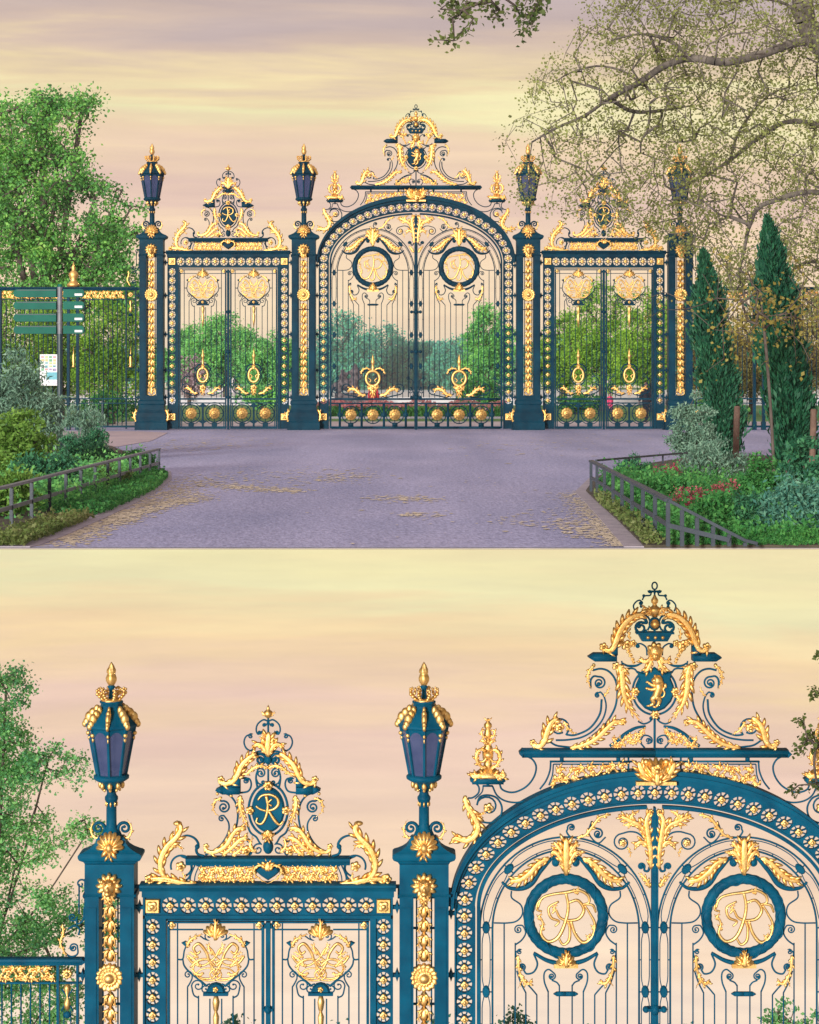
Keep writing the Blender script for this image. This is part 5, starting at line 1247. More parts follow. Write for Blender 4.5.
shrub('shrub', 'wide blue-green bush filling the lower right corner', 'shrub', 800, 536, 44, 480, LM['lowteal'], .10, 110, 50, .4, .2, gr)
shrub('shrub', 'green bush with yellow tips in front of the blue-green one', 'shrub', 756, 534, 28, 492, LM['dark'], .09, 70, 46, .4, .2, gr)
shrub('shrub', 'blue-green bush at the lower right edge', 'shrub', 834, 538, 32, 474, LM['lowteal'], .10, 70, 46, .4, .2, gr)
shrub('shrub', 'green bush behind the heather and the sapling', 'shrub', 762, 512, 34, 456, LM['fresh'], .10, 70, 46, .4, .1, gr)
# young tree with a leaning stem
d = GR(770, 500, .05).y; g = np.array(GR(775, 500, .05))
sd = [cr([tuple(g), tuple(W(772, 430, d)), tuple(W(767, 360, d)), tuple(W(763, 318, d)), tuple(W(760, 290, d))], 3)]
T = [tuple(W(*p, d+RN.gauss(0, .5))) for p in [(RN.gauss(756, 38), RN.gauss(314, 22)) for _ in range(110)]]; T = np.array(T)
A, par, cnt = skeleton(sd, T, .25, .15); root = thing('young_tree', 'young tree with a thin leaning stem and yellow leaves between the cypresses', 'tree', tuple(g))
mesh_obj('trunk', wood_mesh('trunk', A, par, cnt, .004, BK, .38, .022, 5, g), root)
mesh_obj('crown', quad_mesh('crown', leaf_quads(np.repeat(T, 7, 0)+NP.normal(size=(len(T)*7, 3))*.09-g, .06, .7), LM['gold']), root)
# ground cover
LBED = [(168, 477), (156, 489), (126, 503), (88, 519), (50, 535), (20, 546), (-12, 547.9), (-80, 547.9), (-70, 470), (-40, 446), (60, 440), (112, 447), (150, 462)]
RBED = [(589, 492), (599, 503), (621, 522), (648, 547.9), (900, 547.9), (900, 470), (800, 456), (690, 458), (640, 466), (600, 478)]
LIN = [(154, 470), (132, 482), (100, 496), (70, 506), (36, 517), (0, 529), (-80, 545), (-70, 470), (-40, 446), (60, 440), (112, 447), (146, 462)]
RIN = [(597, 489), (622, 507), (642, 522), (660, 536), (676, 547.9), (900, 547.9), (900, 470), (800, 456), (690, 458), (640, 466), (604, 478)]
def cover(name, label, pts, width, n, size, lm, z=.04, h=.18, clip=None):
    P = resample([tuple(GR(x, y, z)) for x, y in pts], 200); P = np.array(P); i = NP.integers(0, 199, n)
    C_ = P[i]+(P[np.minimum(i+1, 199)]-P[i])*NP.uniform(0, 1, n)[:, None]
    C_ += np.stack([NP.normal(size=n)*width, NP.normal(size=n)*width, np.abs(NP.normal(size=n))*h], 1); C_[:, 1] = np.maximum(C_[:, 1], EDGE+.02)
    if clip is not None:
        PW = [tuple(GR(x, y, z))[:2] for x, y in clip]; C_ = C_[[inpoly(q[0], q[1], PW) for q in C_]]
    o = mesh_obj(name, quad_mesh(name, leaf_quads(C_, size, .55), lm)); tag(o, label, 'ground cover', None, 'stuff')
cover('ground_cover', 'bright green ground cover spilling along the left railing', [(162, 475), (144, 485), (114, 499), (84, 513)], .22, 14000, .055, LM['fresh'], h=.05, clip=LBED)
cover('ground_cover', 'dry and green tufts under the near end of the left railing', [(86, 517), (50, 530), (20, 541), (-10, 546)], .2, 6000, .05, LM['tuft'], h=.04, clip=LBED)
cover('ground_cover', 'mixed low greenery inside the left bed', [(120, 474), (60, 494), (0, 512)], .8, 20000, .065, LM['mid'], h=.16, clip=LIN)
cover('ground_cover', 'yellowish tufts at the foot of the right railing', [(594, 497), (620, 518), (650, 545)], .10, 2600, .045, LM['tuft'], h=.06, clip=RBED)
cover('ground_cover', 'mixed low greenery inside the right bed', [(640, 484), (690, 508), (760, 524), (840, 534)], .7, 24000, .06, LM['fresh'], h=.13, clip=RIN)
cover('ground_cover', 'low leaves along the inside of the right railing', [(614, 492), (650, 520), (690, 544), (760, 546), (840, 546)], .2, 16000, .055, LM['fresh'], h=.10, clip=RIN)

# --- lower view: tree and shrubs behind the close-up gate
def LWp(px, py, d): return W(px, py, d)
d = 38.5; b0 = W(-40, 0, d); base = (b0.x, d, Z_LOW)
make_tree('broadleaf_tree', 'airy green tree behind the close-up pillar at the left edge of the lower picture', 'tree', base,
    [pxlobe(6, 690, 24, 22, d, .9), pxlobe(46, 768, 44, 20, d, 1.0), pxlobe(4, 740, 26, 24, d, .9), pxlobe(20, 842, 56, 24, d, 1.2), pxlobe(88, 832, 18, 14, d, .5), pxlobe(24, 915, 64, 30, d, 1.3), pxlobe(-30, 800, 60, 120, d, 2), pxlobe(20, 1000, 70, 60, d, 1.5), pxlobe(100, 915, 24, 36, d, .6)],
    700, 56, .068, .24, LM['lowtree'], BK, None, .0055, .40, .07, step=.4, aspect=.75)
gs = 'shrub tops behind the close-up gate'
for px, top, hw, mt, lab in ((790, 984, 40, 'lowtree', 'green shrub top behind the close-up arch at the lower right corner'), (516, 1000, 26, 'lowteal', 'blue-green shrub top behind the left leaf of the close-up arch'),
                        (590, 1012, 40, 'lowteal', 'low shrub top under the left monogram ring of the close-up arch'), (690, 1014, 46, 'lowteal', 'low shrub top behind the meeting stile of the close-up arch'),
                        (236, 1006, 26, 'lowteal', 'shrub top behind the middle of the close-up side gate'), (330, 1014, 30, 'lowteal', 'shrub top behind the right leaf of the close-up side gate'), (440, 1010, 20, 'lowteal', 'shrub top behind the second close-up pillar')):
    d = 38.0+RN.uniform(-1, 1); c = W(px, top, d); h = c.z-Z_LOW; k = d/F; w = hw*k
    make_tree('shrub', lab, 'shrub', (c.x, d, Z_LOW), [(c.x, d, Z_LOW+h*.72, w*.5, w*.5, h*.24), (c.x-w*.4, d, Z_LOW+h*.6, w*.5, w*.5, h*.28), (c.x+w*.4, d, Z_LOW+h*.58, w*.55, w*.5, h*.28), (c.x, d, Z_LOW+h*.4, w, w*.7, h*.35)], 110, 22, .09, .16, LM[mt], BK, gs, .008, .42, .08, step=.25, aspect=.7)
d = 31.0; b0 = W(930, 0, d); base = np.array((b0.x, d, Z_LOW))
T = np.array([tuple(W(RN.gauss(x, s), RN.gauss(y, s), d+RN.gauss(0, .15))) for x, y, s, n in ((818, 655, 2, 3), (814, 694, 3, 6), (802, 720, 3, 5), (808, 738, 4, 9), (800, 750, 3, 6), (816, 746, 3, 8), (796, 790, 3, 5), (816, 785, 4, 6)) for _ in range(n)])
A, par, cnt = skeleton([cr([tuple(base), tuple(W(925, 1000, d)), tuple(W(905, 760, d)), tuple(W(880, 600, d))], 4), cr([tuple(W(905, 760, d)), tuple(W(860, 750, d)), tuple(W(826, 742, d))], 4), cr([tuple(W(895, 690, d)), tuple(W(850, 680, d)), tuple(W(824, 690, d))], 4)], T, .2, .2)
root = thing('twiggy_tree', 'leafy twigs reaching in at the right edge over the close-up arch', 'tree', tuple(base))
mesh_obj('trunk', wood_mesh('trunk', A, par, cnt, .006, BK, .5, .12, 5, base), root)
mesh_obj('crown', quad_mesh('crown', leaf_quads(np.repeat(T, 7, 0)+NP.normal(size=(len(T)*7, 3))*.05-base, .08, .7), LM['chest']), root)
# ------------------------------------------------------------------ ground, road, water
def sheet(name, pts, mat, z=0.0, kind='structure', thick=0.0, label=None, cat=None):
    n = len(pts); vs = [(p[0], p[1], z) for p in pts]; fs = [tuple(range(n))]
    if thick:
        vs += [(p[0], p[1], z-thick) for p in pts]; fs += [(i, n+i, n+(i+1) % n, (i+1) % n) for i in range(n)]
    me = bpy.data.meshes.new(name); me.from_pydata(vs, [], fs); bm = bmesh.new(); bm.from_mesh(me); bmesh.ops.recalc_face_normals(bm, faces=bm.faces); bm.to_mesh(me); bm.free()
    me.materials.append(mat); o = bpy.data.objects.new(name, me); link(o); tag(o, label, cat, None, kind); return o
GP = lambda L_, z=0.0: [tuple(GR(x, y, z))[:2] for x, y in L_]

def asphalt():
    m, nt, n, l, p = newmat('mauve asphalt')
    tc = n.new('ShaderNodeTexCoord'); 
    a = n.new('ShaderNodeTexNoise'); a.inputs['Scale'].default_value = .22; a.inputs['Detail'].default_value = 9; a.inputs['Roughness'].default_value = .62
    b = n.new('ShaderNodeTexNoise'); b.inputs['Scale'].default_value = 14; b.inputs['Detail'].default_value = 4
    v = n.new('ShaderNodeTexVoronoi'); v.inputs['Scale'].default_value = 26
    mp = n.new('ShaderNodeMapping'); mp.inputs['Scale'].default_value = (1, .45, 1)
    l.new(tc.outputs['Object'], mp.inputs['Vector'])
    for q in (a, b, v): l.new(mp.outputs[0], q.inputs['Vector'])
    r1 = n.new('ShaderNodeValToRGB'); e = r1.color_ramp.elements
    e[0].position = .32; e[0].color = (.36, .385, .59, 1); e[1].position = .68; e[1].color = (.52, .52, .73, 1)
    l.new(a.outputs['Fac'], r1.inputs['Fac'])
    r2 = n.new('ShaderNodeValToRGB'); e = r2.color_ramp.elements; e[0].position = .3; e[0].color = (.62, .62, .64, 1); e[1].position = .7; e[1].color = (1.12, 1.1, 1.1, 1)
    l.new(b.outputs['Fac'], r2.inputs['Fac'])
    mx = n.new('ShaderNodeMix'); mx.data_type = 'RGBA'; mx.blend_type = 'MULTIPLY'; mx.inputs[0].default_value = .8
    l.new(r1.outputs[0], mx.inputs[6]); l.new(r2.outputs[0], mx.inputs[7])
    c = n.new('ShaderNodeTexNoise'); c.inputs['Scale'].default_value = 1.0; c.inputs['Detail'].default_value = 5; mq = n.new('ShaderNodeMapping'); mq.inputs['Scale'].default_value = (.55, .06, 1); mq.inputs['Rotation'].default_value = (0, 0, .06)
    l.new(tc.outputs['Object'], mq.inputs['Vector']); l.new(mq.outputs[0], c.inputs['Vector'])
    r3 = n.new('ShaderNodeValToRGB'); e = r3.color_ramp.elements; e[0].position = .36; e[0].color = (.80, .80, .82, 1); e[1].position = .62; e[1].color = (1.1, 1.08, 1.06, 1); l.new(c.outputs['Fac'], r3.inputs['Fac'])
    m3 = n.new('ShaderNodeMix'); m3.data_type = 'RGBA'; m3.blend_type = 'MULTIPLY'; m3.inputs[0].default_value = .8; l.new(mx.outputs[2], m3.inputs[6]); l.new(r3.outputs[0], m3.inputs[7]); mx = m3
    l.new(mx.outputs[2], p.inputs['Base Color']); p.inputs['Roughness'].default_value = .82; p.inputs['Specular IOR Level'].default_value = .25
    bp = n.new('ShaderNodeBump'); bp.inputs['Strength'].default_value = .35; bp.inputs['Distance'].default_value = .02
    l.new(v.outputs['Distance'], bp.inputs['Height']); l.new(bp.outputs[0], p.inputs['Normal'])
    return m
M['asphalt'] = asphalt()
M['pinkpave'] = noise_mat('pinkish paving', (.44, .36, .40), (.56, .46, .48), .5, .9, bump=.2, bscale=20)
M['water'] = noise_mat('lake water', (.50, .60, .64), (.60, .69, .72), .02, .25, spec=.5)
M['pollen'] = noise_mat('fallen yellow catkins', (.60, .52, .37), (.78, .68, .50), 3, .95, bump=.4)

# terrace: a wedge whose underside falls away from the viewer
X0, X1 = -480.0, 480.0
prof = [(EDGE, 0.0), (1150, 0.0), (1150, -5.0), (110, -5.0), (EDGE+.02, -.014), (EDGE, -.008)]
vs = [(x, y, z) for x in (X0, X1) for (y, z) in prof]; n = len(prof)
fs = [tuple(range(n))[::-1], tuple(range(n, 2*n))]+[(i, (i+1) % n, n+(i+1) % n, n+i) for i in range(n)]
me = bpy.data.meshes.new('ground'); me.from_pydata(vs, [], fs); me.materials.append(M['lawn']); me.materials.append(M['under'])
for f in me.polygons:
    if abs(f.normal.z) < .5 or abs(f.center.z) > .001: f.material_index = 1
o = bpy.data.objects.new('ground', me); link(o); tag(o, None, None, None, 'structure')
sheet('road', [(X0, EDGE+.002), (X1, EDGE+.002), (X1, 74), (X0, 74)], M['asphalt'], .004)
sheet('path', [(-60, 74), (60, 74), (60, 83), (-60, 83)], M['sandpath'], .006)
sheet('pavement', GP([(-60, 431), (140, 431.6), (168, 433), (152, 441), (118, 447), (60, 447), (-60, 452)]), M['pinkpave'], .012)
sheet('water', [(-260, 153), (260, 153), (340, 635), (-340, 635)], M['water'], .01)
# beds with soil, raised a little, and their kerbs
lb = [(166, 479), (152, 489), (120, 505), (85, 520), (50, 534), (20, 545), (-12, 547.9), (-80, 547.9), (-70, 470), (-40, 446), (60, 440), (112, 447), (146, 462), (166, 472)]
rb = [(586, 492), (597, 503), (618, 522), (644, 547.9), (900, 547.9), (900, 470), (800, 456), (690, 458), (640, 466), (596, 478)]
sheet('bed_soil', GP(lb), M['soil'], .03, thick=.03); sheet('bed_soil', GP(rb), M['soil'], .03, thick=.03)
def kerb(name, inner, outer, z):
    a = GP(inner); b = GP(outer); sheet(name, a+b[::-1], M['kerb'], z, thick=z-.004)
kerb('kerb', [(166, 472), (166, 479), (152, 489), (120, 505), (85, 520), (50, 534), (20, 545), (-12, 547.9)], [(171, 472), (172, 480), (158, 491.5), (128, 508), (96, 523), (64, 537), (40, 546), (30, 547.9)], .016)
kerb('kerb', [(596, 478), (586, 492), (597, 503), (618, 522), (644, 547.9)], [(590, 478), (575, 492.5), (586, 504), (602, 522), (624, 547.9)], .016)
# drifts of fallen catkins on the asphalt
def drift(pts, n, spread, smin, smax):
    out = []
    P = resample([tuple(p) for p in pts], 120)
    for _ in range(n):
        x, y = P[RN.randint(0, 119)]; x += RN.gauss(0, spread*1.0); y += RN.gauss(0, spread*.16)
        if y < 434 or y > 547.4: continue
        g = GR(x, y); r = RN.uniform(smin, smax)*RN.random()**.7; k = RN.randint(5, 8); a0 = RN.random()*6
        out.append([(g.x+r*RN.uniform(.5, 1.2)*math.cos(a0+6.283*i/k), max(EDGE+.01, g.y+1.6*r*RN.uniform(.5, 1.2)*math.sin(a0+6.283*i/k))) for i in range(k)])
    return out
bl = drift([(186, 478), (178, 489), (150, 500), (120, 514), (84, 530), (60, 544)], 4320, 14.9, 0.014, 0.047)+drift([(206, 484), (230, 487), (268, 490), (300, 491)], 662, 10.3, 0.021, 0.062)+drift([(190, 492), (200, 498), (160, 506), (110, 524)], 1296, 10.3, 0.021, 0.052)
bl += drift([(572, 494), (584, 508), (602, 528), (620, 547)], 2448, 9.2, 0.014, 0.039)+drift([(380, 499), (430, 500)], 244, 11.5, 0.021, 0.062)+drift([(404, 515), (430, 516)], 100, 8.0, 0.021, 0.057)+drift([(330, 471), (360, 478), (320, 481)], 230, 18.4, 0.028, 0.073)
bl += drift([(560, 520), (590, 538)], 288, 10.3, 0.021, 0.052)+drift([(170, 446), (240, 440), (170, 449)], 345, 20.7, 0.035, 0.104)+drift([(300, 520), (540, 470), (420, 540), (600, 450)], 72, 46.0, 0.021, 0.052)+drift([(560, 510), (500, 521), (590, 532)], 129, 11.5, 0.021, 0.052)+drift([(480, 447), (660, 440)], 230, 34.5, 0.035, 0.104)+drift([(196, 480), (240, 482), (300, 472)], 259, 27.6, 0.028, 0.073)
vs, fs = [], []
for i, pg in enumerate(bl):
    b = len(vs); z = .0075+.0000006*i
    vs += [(x, y, z) for x, y in pg]; fs.append(tuple(range(b, b+len(pg))))
me = bpy.data.meshes.new('fallen_catkins'); me.from_pydata(vs, [], fs); me.materials.append(M['pollen'])
o = bpy.data.objects.new('fallen_catkins', me); link(o); tag(o, 'yellow drifts of fallen catkins along the kerbs of the mauve road', 'fallen catkins', None, 'stuff')
# lower terrace under the close-up gate
sheet('lower_ground', [(-60, 4), (60, 4), (60, 41.5), (-60, 41.5)], M['sandpath'], Z_LOW, thick=1.5)

# ------------------------------------------------------------------ things
def B3(name=None): return MB(0, 0, 1.0)           # metres: x right, -y up
class BX:
    """boxes and bars in metres"""
    def __init__(s): s.v = []; s.f = []
    def box(s, x0, x1, y0, y1, z0, z1):
        b = len(s.v); s.v += [(x, y, z) for z in (z0, z1) for (x, y) in ((x0, y0), (x1, y0), (x1, y1), (x0, y1))]
        s.f += [tuple(b+i for i in f) for f in ((3, 2, 1, 0), (4, 5, 6, 7), (0, 1, 5, 4), (1, 2, 6, 5), (2, 3, 7, 6), (3, 0, 4, 7))]; return s
    def rod(s, p, q, r, sides=8, r1=None):
        p, q = Vector(p), Vector(q); v = (q-p).normalized(); u = v.cross(Vector((.3, .9, .21))).normalized(); w = v.cross(u); b = len(s.v)
        for c, rr in ((p, r), (q, r if r1 is None else r1)):
            for k in range(sides):
                a = 2*math.pi*k/sides; s.v.append(tuple(c+(u*math.cos(a)+w*math.sin(a))*rr))
        s.f += [(b+k, b+(k+1) % sides, b+sides+(k+1) % sides, b+sides+k) for k in range(sides)]+[tuple(b+k for k in range(sides))[::-1], tuple(b+sides+k for k in range(sides))]; return s
    def slab(s, p, q, w, h):
        """rectangular bar from p to q"""
        p, q = Vector(p), Vector(q); v = (q-p).normalized(); u = Vector((-v.y, v.x, 0)).normalized(); z = v.cross(u); b = len(s.v)
        for c in (p, q):
            for a, e in ((-w, -h), (w, -h), (w, h), (-w, h)): s.v.append(tuple(c+u*a/2+z*e/2))
        s.f += [tuple(b+i for i in f) for f in ((3, 2, 1, 0), (4, 5, 6, 7), (0, 1, 5, 4), (1, 2, 6, 5), (2, 3, 7, 6), (3, 0, 4, 7))]; return s
    def build(s, name, mat, parent=None, loc=(0, 0, 0), bevel=0.0):
        me = bpy.data.meshes.new(name); me.from_pydata(s.v, [], s.f); bm = bmesh.new(); bm.from_mesh(me); bmesh.ops.recalc_face_normals(bm, faces=bm.faces)
        if bevel: bmesh.ops.bevel(bm, geom=bm.edges[:], offset=bevel, segments=2, affect='EDGES')
        bm.to_mesh(me); bm.free(); me.materials.append(mat); o = bpy.data.objects.new(name, me); link(o, parent); o.location = loc; return o

# railings of the beds
def railing(label, pts, hs, nposts, z=.03):
    P = [Vector(GR(x, y, z)) for x, y in pts]; O = P[0].copy(); root = thing('bed_railing', label, 'railing', tuple(O))
    Q = [tuple(p)+(h,) for p, h in zip(P, hs)]; Q = resample(Q, nposts) if nposts else Q
    for (x, y, zz, h) in Q:
        b = BX(); b.box(-.021, .021, -.014, .014, 0, h-.02); o = b.build('post', M['darkiron'], root, (x-O.x, y-O.y, zz-O.z), .005)
    t = BX(); lo = BX()
    for a, b in zip(Q, Q[1:]):
        A_, B_ = Vector(a[:3])-O, Vector(b[:3])-O
        t.slab(A_+Vector((0, 0, a[3])), B_+Vector((0, 0, b[3])), .07, .03)
        if min(a[3], b[3]) > .1: lo.slab(A_+Vector((0, -.03, a[3]*.46)), B_+Vector((0, -.03, b[3]*.46)), .02, .045)
    t.build('top_rail', M['greysteel'] if 'left' in label else M['darkiron'], root); lo.build('middle_rail', M['greysteel'] if 'left' in label else M['darkiron'], root)
    return root
H = .45
def yb(yt, z=.03, h=H): return HZ+(yt-HZ)*(EYE-z)/(EYE-z-h)
lp = [(159, 449), (140, 453.6), (120, 458.6), (100, 463.6), (80, 468.4), (60, 473.4), (36, 479.4), (14, 484.8), (-10, 490.6), (-40, 497)]
railing('grey steel railing with flat posts round the left bed', [(x, yb(y)) for x, y in lp], [H]*len(lp), 14)
tops = [(591, 461), (597, 464), (604.5, 467.8), (613, 472), (622, 476.6), (632, 481.6), (643, 487.2), (655, 493.4), (668, 500.2), (682, 507.6), (697, 515.4), (713, 523.8), (729, 532.2), (745, 540.4), (757, 546.6)]
pts, hs = [], []
for x, y in tops:
    b = min(yb(y), 546.4); pts.append((x, b)); hs.append(max(.03, EYE-(y-HZ)/F*GR(x, b, .03).y-.03))
railing('dark railing with flat posts along the right bed, running towards the viewer', pts, hs, 0)
b0 = GR(592, 489, .03); root = thing('bed_railing', 'thin dark rail along the back of the right bed', 'railing', tuple(b0))
b = BX(); e = GR(690, 478, .03)-b0; b.slab((.06, 0, .43), (e.x, e.y, .43), .03, .03); b.build('top_rail', M['darkiron'], root)
for t in (.35, .7, 1.0):
    q = BX(); q.box(-.012, .012, -.02, .02, 0, .415); q.build('post', M['darkiron'], root, (e.x*t, e.y*t, 0))

# signpost
g = GR(60, 452); root = thing('signpost', 'dark pole carrying four green direction panels', 'signpost', tuple(g)); k = g.y/F
def sx(px): return (px-60)*k
def sz(py): return EYE-(py-HZ)*k
b = BX(); b.rod((0, 0, 0), (0, 0, sz(334)), .068, 16); b.build('pole', M['signpost'], root)
b = BX(); b.rod((0, 0, sz(334)), (0, 0, sz(287)), .062, 16)
for y in (299, 311.4, 323): b.rod((0, 0, sz(y+.8)), (0, 0, sz(y-.8)), .075, 16)
b.build('sleeve', M['greysteel'], root)
b = BX(); b.rod((0, 0, sz(287)), (0, 0, sz(284.2)), .066, 16, .05); b.build('pole_cap', M['sign'], root)
for i in range(4):
    y0 = 289.2+i*12.15; y1 = y0+8.2
    for (xa, xb, arrow) in ((13.4, 57, True), (63.2, 84.4, False)):
        m = MB(60, 0, 1/k); zo = EYE+HZ*k
        if arrow: poly = [(xa+3, y0+.2), (xb, y0), (xb, y1), (xa+3, y1), (xa+.8, y1-1.6), (xa, (y0+y1)/2), (xa+.8, y0+1.8)]
        else: poly = [(xa, y0), (xb-2, y0), (xb-.3, y0+1.6), (xb, (y0+y1)/2), (xb-.3, y1-1.6), (xb-2, y1), (xa, y1)]
        m.prism(poly, -.05, .05, .02); p_ = m.build('direction_panel', M['sign'], root, (0, 0, zo))
        if not arrow:
            c = MB(60, 0, 1/k); c.bar(75, y0+4.4, 82.6, y0+6.6, -.056, -.051); c.build('white_plate', M['white'], p_)
        else:
            c = MB(60, 0, 1/k); c.bar(xa+4, y0+.6, xb-.5, y0+1.4, -.054, -.05); c.build('panel_rim', M['signpost'], p_)
# notice board on the railing
d = UY-.35; c = W(49, 370, d); root = thing('notice_board', 'colourful park notice on the railing behind the sign pole', 'notice', (c.x, d, c.z)); k = d/F
w, h = 9*k, 15.6*k
b = BX(); b.box(-w, w, -.02, .02, -h, h); b.build('board', M['white'], root, bevel=.006)
cols = [(.10, .30, .32), (.45, .55, .25), (.62, .30, .30), (.16, .40, .22), (.62, .52, .25), (.30, .24, .40)]
r2 = random.Random(3)
for i in range(4):
    for j in range(5):
        bb = BX(); x = -w*.86+i*w*.44; z = h*.9-j*h*.2; bb.box(x, x+w*.38*r2.uniform(.7, 1), -.026, -.022, z-h*.17*r2.uniform(.6, 1), z)
        cc = cols[r2.randrange(6)]; nm = 'notice colour %d' % cols.index(cc)
        mt = bpy.data.materials.get(nm) or noise_mat(nm, tuple(q*.8 for q in cc), tuple(min(1, q*1.25) for q in cc), 14, .6)
        bb.build('picture_patch', mt, root)
bb = BX(); bb.box(-w*.3, w*.9, -.026, -.022, -h*.62, -h*.14); bb.build('map_panel', noise_mat('notice blue', (.08, .36, .45), (.2, .5, .55), 9, .6), root)
bb = BX(); bb.box(-w*.3, w*.9, -.026, -.022, -h*.94, -h*.66); bb.build('text_panel', noise_mat('notice pale', (.55, .55, .62), (.75, .72, .75), 14, .6), root)
# short dark bollard behind the left railing
c = GR(102.5, 427.6); root = thing('gate_stop', 'short dark post behind the railing beside the left outer pillar', 'post', tuple(c)); b = BX(); b.rod((0, 0, 0), (0, 0, .98), .05, 12); b.build('stem', M['signpost'], root); b = BX(); b.rod((0, 0, .985), (0, 0, 1.04), .062, 12, .03); b.build('cap', M['signpost'], root)
# stakes
for px, by, ty, lab in ((735.6, 462, 406, 'brown timber stake beside the nearer cypress'), (811.4, 500, 409, 'brown timber stake beside the taller cypress')):
    g = GR(px, by, .05); k = g.y/F; h = (by-ty)*k; r = 3.2*k
    root = thing('tree_stake', lab, 'stake', tuple(g), 'timber stakes'); b = BX(); b.rod((0, 0, 0), (.03, 0, h-.02), r, 12, r*.95); b.build('stake', M['wood'], root); b = BX(); b.rod((.03, 0, h-.02), (.03, 0, h), r*.95, 12, r*.7); b.build('sawn_top', M['wood'], root)

# lake wall, building, statue, flower bed
o = sheet('lake_wall', [(-60, 150), (60, 150), (60, 150.6), (-60, 150.6)], noise_mat('pale wall', (.52, .50, .54), (.66, .63, .66), .4, .85, bump=.2), .62, None, .62, 'long low pale wall along the lake behind the gates', 'wall')
g = gbase(219, 430); root = thing('lake_pavilion', 'low pale pavilion with lilac roofs behind the left narrower gate', 'building', g)
mw, mr = noise_mat('pavilion wall', (.50, .44, .46), (.60, .53, .54), .3, .85), noise_mat('pavilion roof', (.36, .30, .36), (.46, .38, .44), .6, .8)
for i, (x, w, h) in enumerate(((-2.6, 2.2, 4.2), (1.6, 1.9, 3.6))):
    b = BX(); b.box(x-w, x+w, -2, 2, 0, h); b.build('wall', mw, root)
    b = BX(); n0 = len(b.v); b.v += [(x-w-.3, -2.3, h), (x+w+.3, -2.3, h), (x+w+.3, 2.3, h), (x-w-.3, 2.3, h), (x-w*.5, 0, h+1.5), (x+w*.5, 0, h+1.5)]
    b.f += [(0, 1, 5, 4), (1, 2, 5), (2, 3, 4, 5), (3, 0, 4), (3, 2, 1, 0)]; b.build('roof', mr, root)
    for xx in (-.5, .5):
        b = BX(); b.box(x+xx*w-.4, x+xx*w+.4, -2.06, -2.01, 1, h-.8); b.build('window', M['signpost'], root)

def blob(name, mat, shapes, parent, loc, voxel=.05):
    m = MB(0, 0, 1.0)
    for s_ in shapes:
        if s_[0] == 'e': _, x, y, z, rx, ry, rz = s_; m.ell(x, -z, rx, rz, ry, y, 12, 8)
        else: m.v, m.f, m.sm = m.v, m.f, m.sm; limb3(m, s_[1], s_[2])
    o = m.build(name, mat, parent, loc)
    md = o.modifiers.new('Join', 'REMESH'); md.mode = 'VOXEL'; md.voxel_size = voxel; md.use_smooth_shade = True
    sm = o.modifiers.new('Ease', 'SMOOTH'); sm.iterations = 3; sm.factor = .5
    return o
def limb3(m, pts, r):
    P = [Vector(p) for p in pts]; n = len(P); b = len(m.v); S_ = 10
    for i, p in enumerate(P):
        v = (P[min(n-1, i+1)]-P[max(0, i-1)]).normalized(); u = v.cross(Vector((.17, .95, .25))).normalized(); w = v.cross(u)
        for k in range(S_):
            a = 2*math.pi*k/S_; m.v.append(tuple(p+(u*math.cos(a)+w*math.sin(a))*r[i]))
    for i in range(n-1):
        for k in range(S_):
            q = (k+1) % S_; m.f.append((b+i*S_+k, b+i*S_+q, b+(i+1)*S_+q, b+(i+1)*S_+k)); m.sm.append(True)
    m.f.append(tuple(b+k for k in range(S_))[::-1]); m.f.append(tuple(b+(n-1)*S_+k for k in range(S_))); m.sm += [True, True]
    for i in (0, n-1): m.ell(P[i].x, -P[i].z, r[i], r[i], r[i], P[i].y, 10, 6)
g = gbase(351, 146); root = thing('statue', 'weathered stone figure group on a plinth behind the left leaf of the arch', 'statue', g); root.scale = (1.12, 1.12, 1.12)
b = BX(); b.box(-1.3, 1.3, -.8, .8, 0, .5); b.box(-1.1, 1.1, -.65, .65, .5, .9); b.build('pedestal', M['stone'], root, bevel=.03)
blob('figure', M['stone'], [('e', -.35, 0, 1.45, .75, .42, .42), ('l', [(-.9, .1, 1.4), (-1.05, .1, 1.15), (-.85, .1, .9)], [.26, .17, .12]), ('l', [(-.8, -.2, 1.3), (-.7, -.25, 1.05), (-.9, -.2, .9)], [.24, .15, .12]),
    ('l', [(.2, -.15, 1.4), (.55, -.2, 1.2), (.5, -.2, .92)], [.22, .15, .11]), ('l', [(.2, .15, 1.35), (.3, .2, 1.1), (.25, .2, .9)], [.22, .15, .12]), ('l', [(.15, 0, 1.55), (.28, 0, 1.95), (.3, 0, 2.35)], [.36, .30, .33]),
    ('l', [(.3, 0, 2.35), (.3, 0, 2.55)], [.13, .12]), ('e', .3, -.03, 2.68, .17, .19, .21), ('l', [(.05, 0, 2.35), (-.25, -.1, 2.2), (-.4, -.15, 1.95)], [.15, .12, .1]), ('l', [(.55, 0, 2.35), (.75, -.1, 2.1), (.6, -.2, 1.85)], [.14, .11, .1]),
    ('e', -.55, -.1, 1.95, .3, .26, .34), ('e', -.58, -.1, 2.36, .15, .16, .19), ('l', [(-1.05, 0, 1.5), (-1.3, 0, 1.3), (-1.35, 0, .95)], [.14, .12, .08])], root, (0, 0, 0), .07)
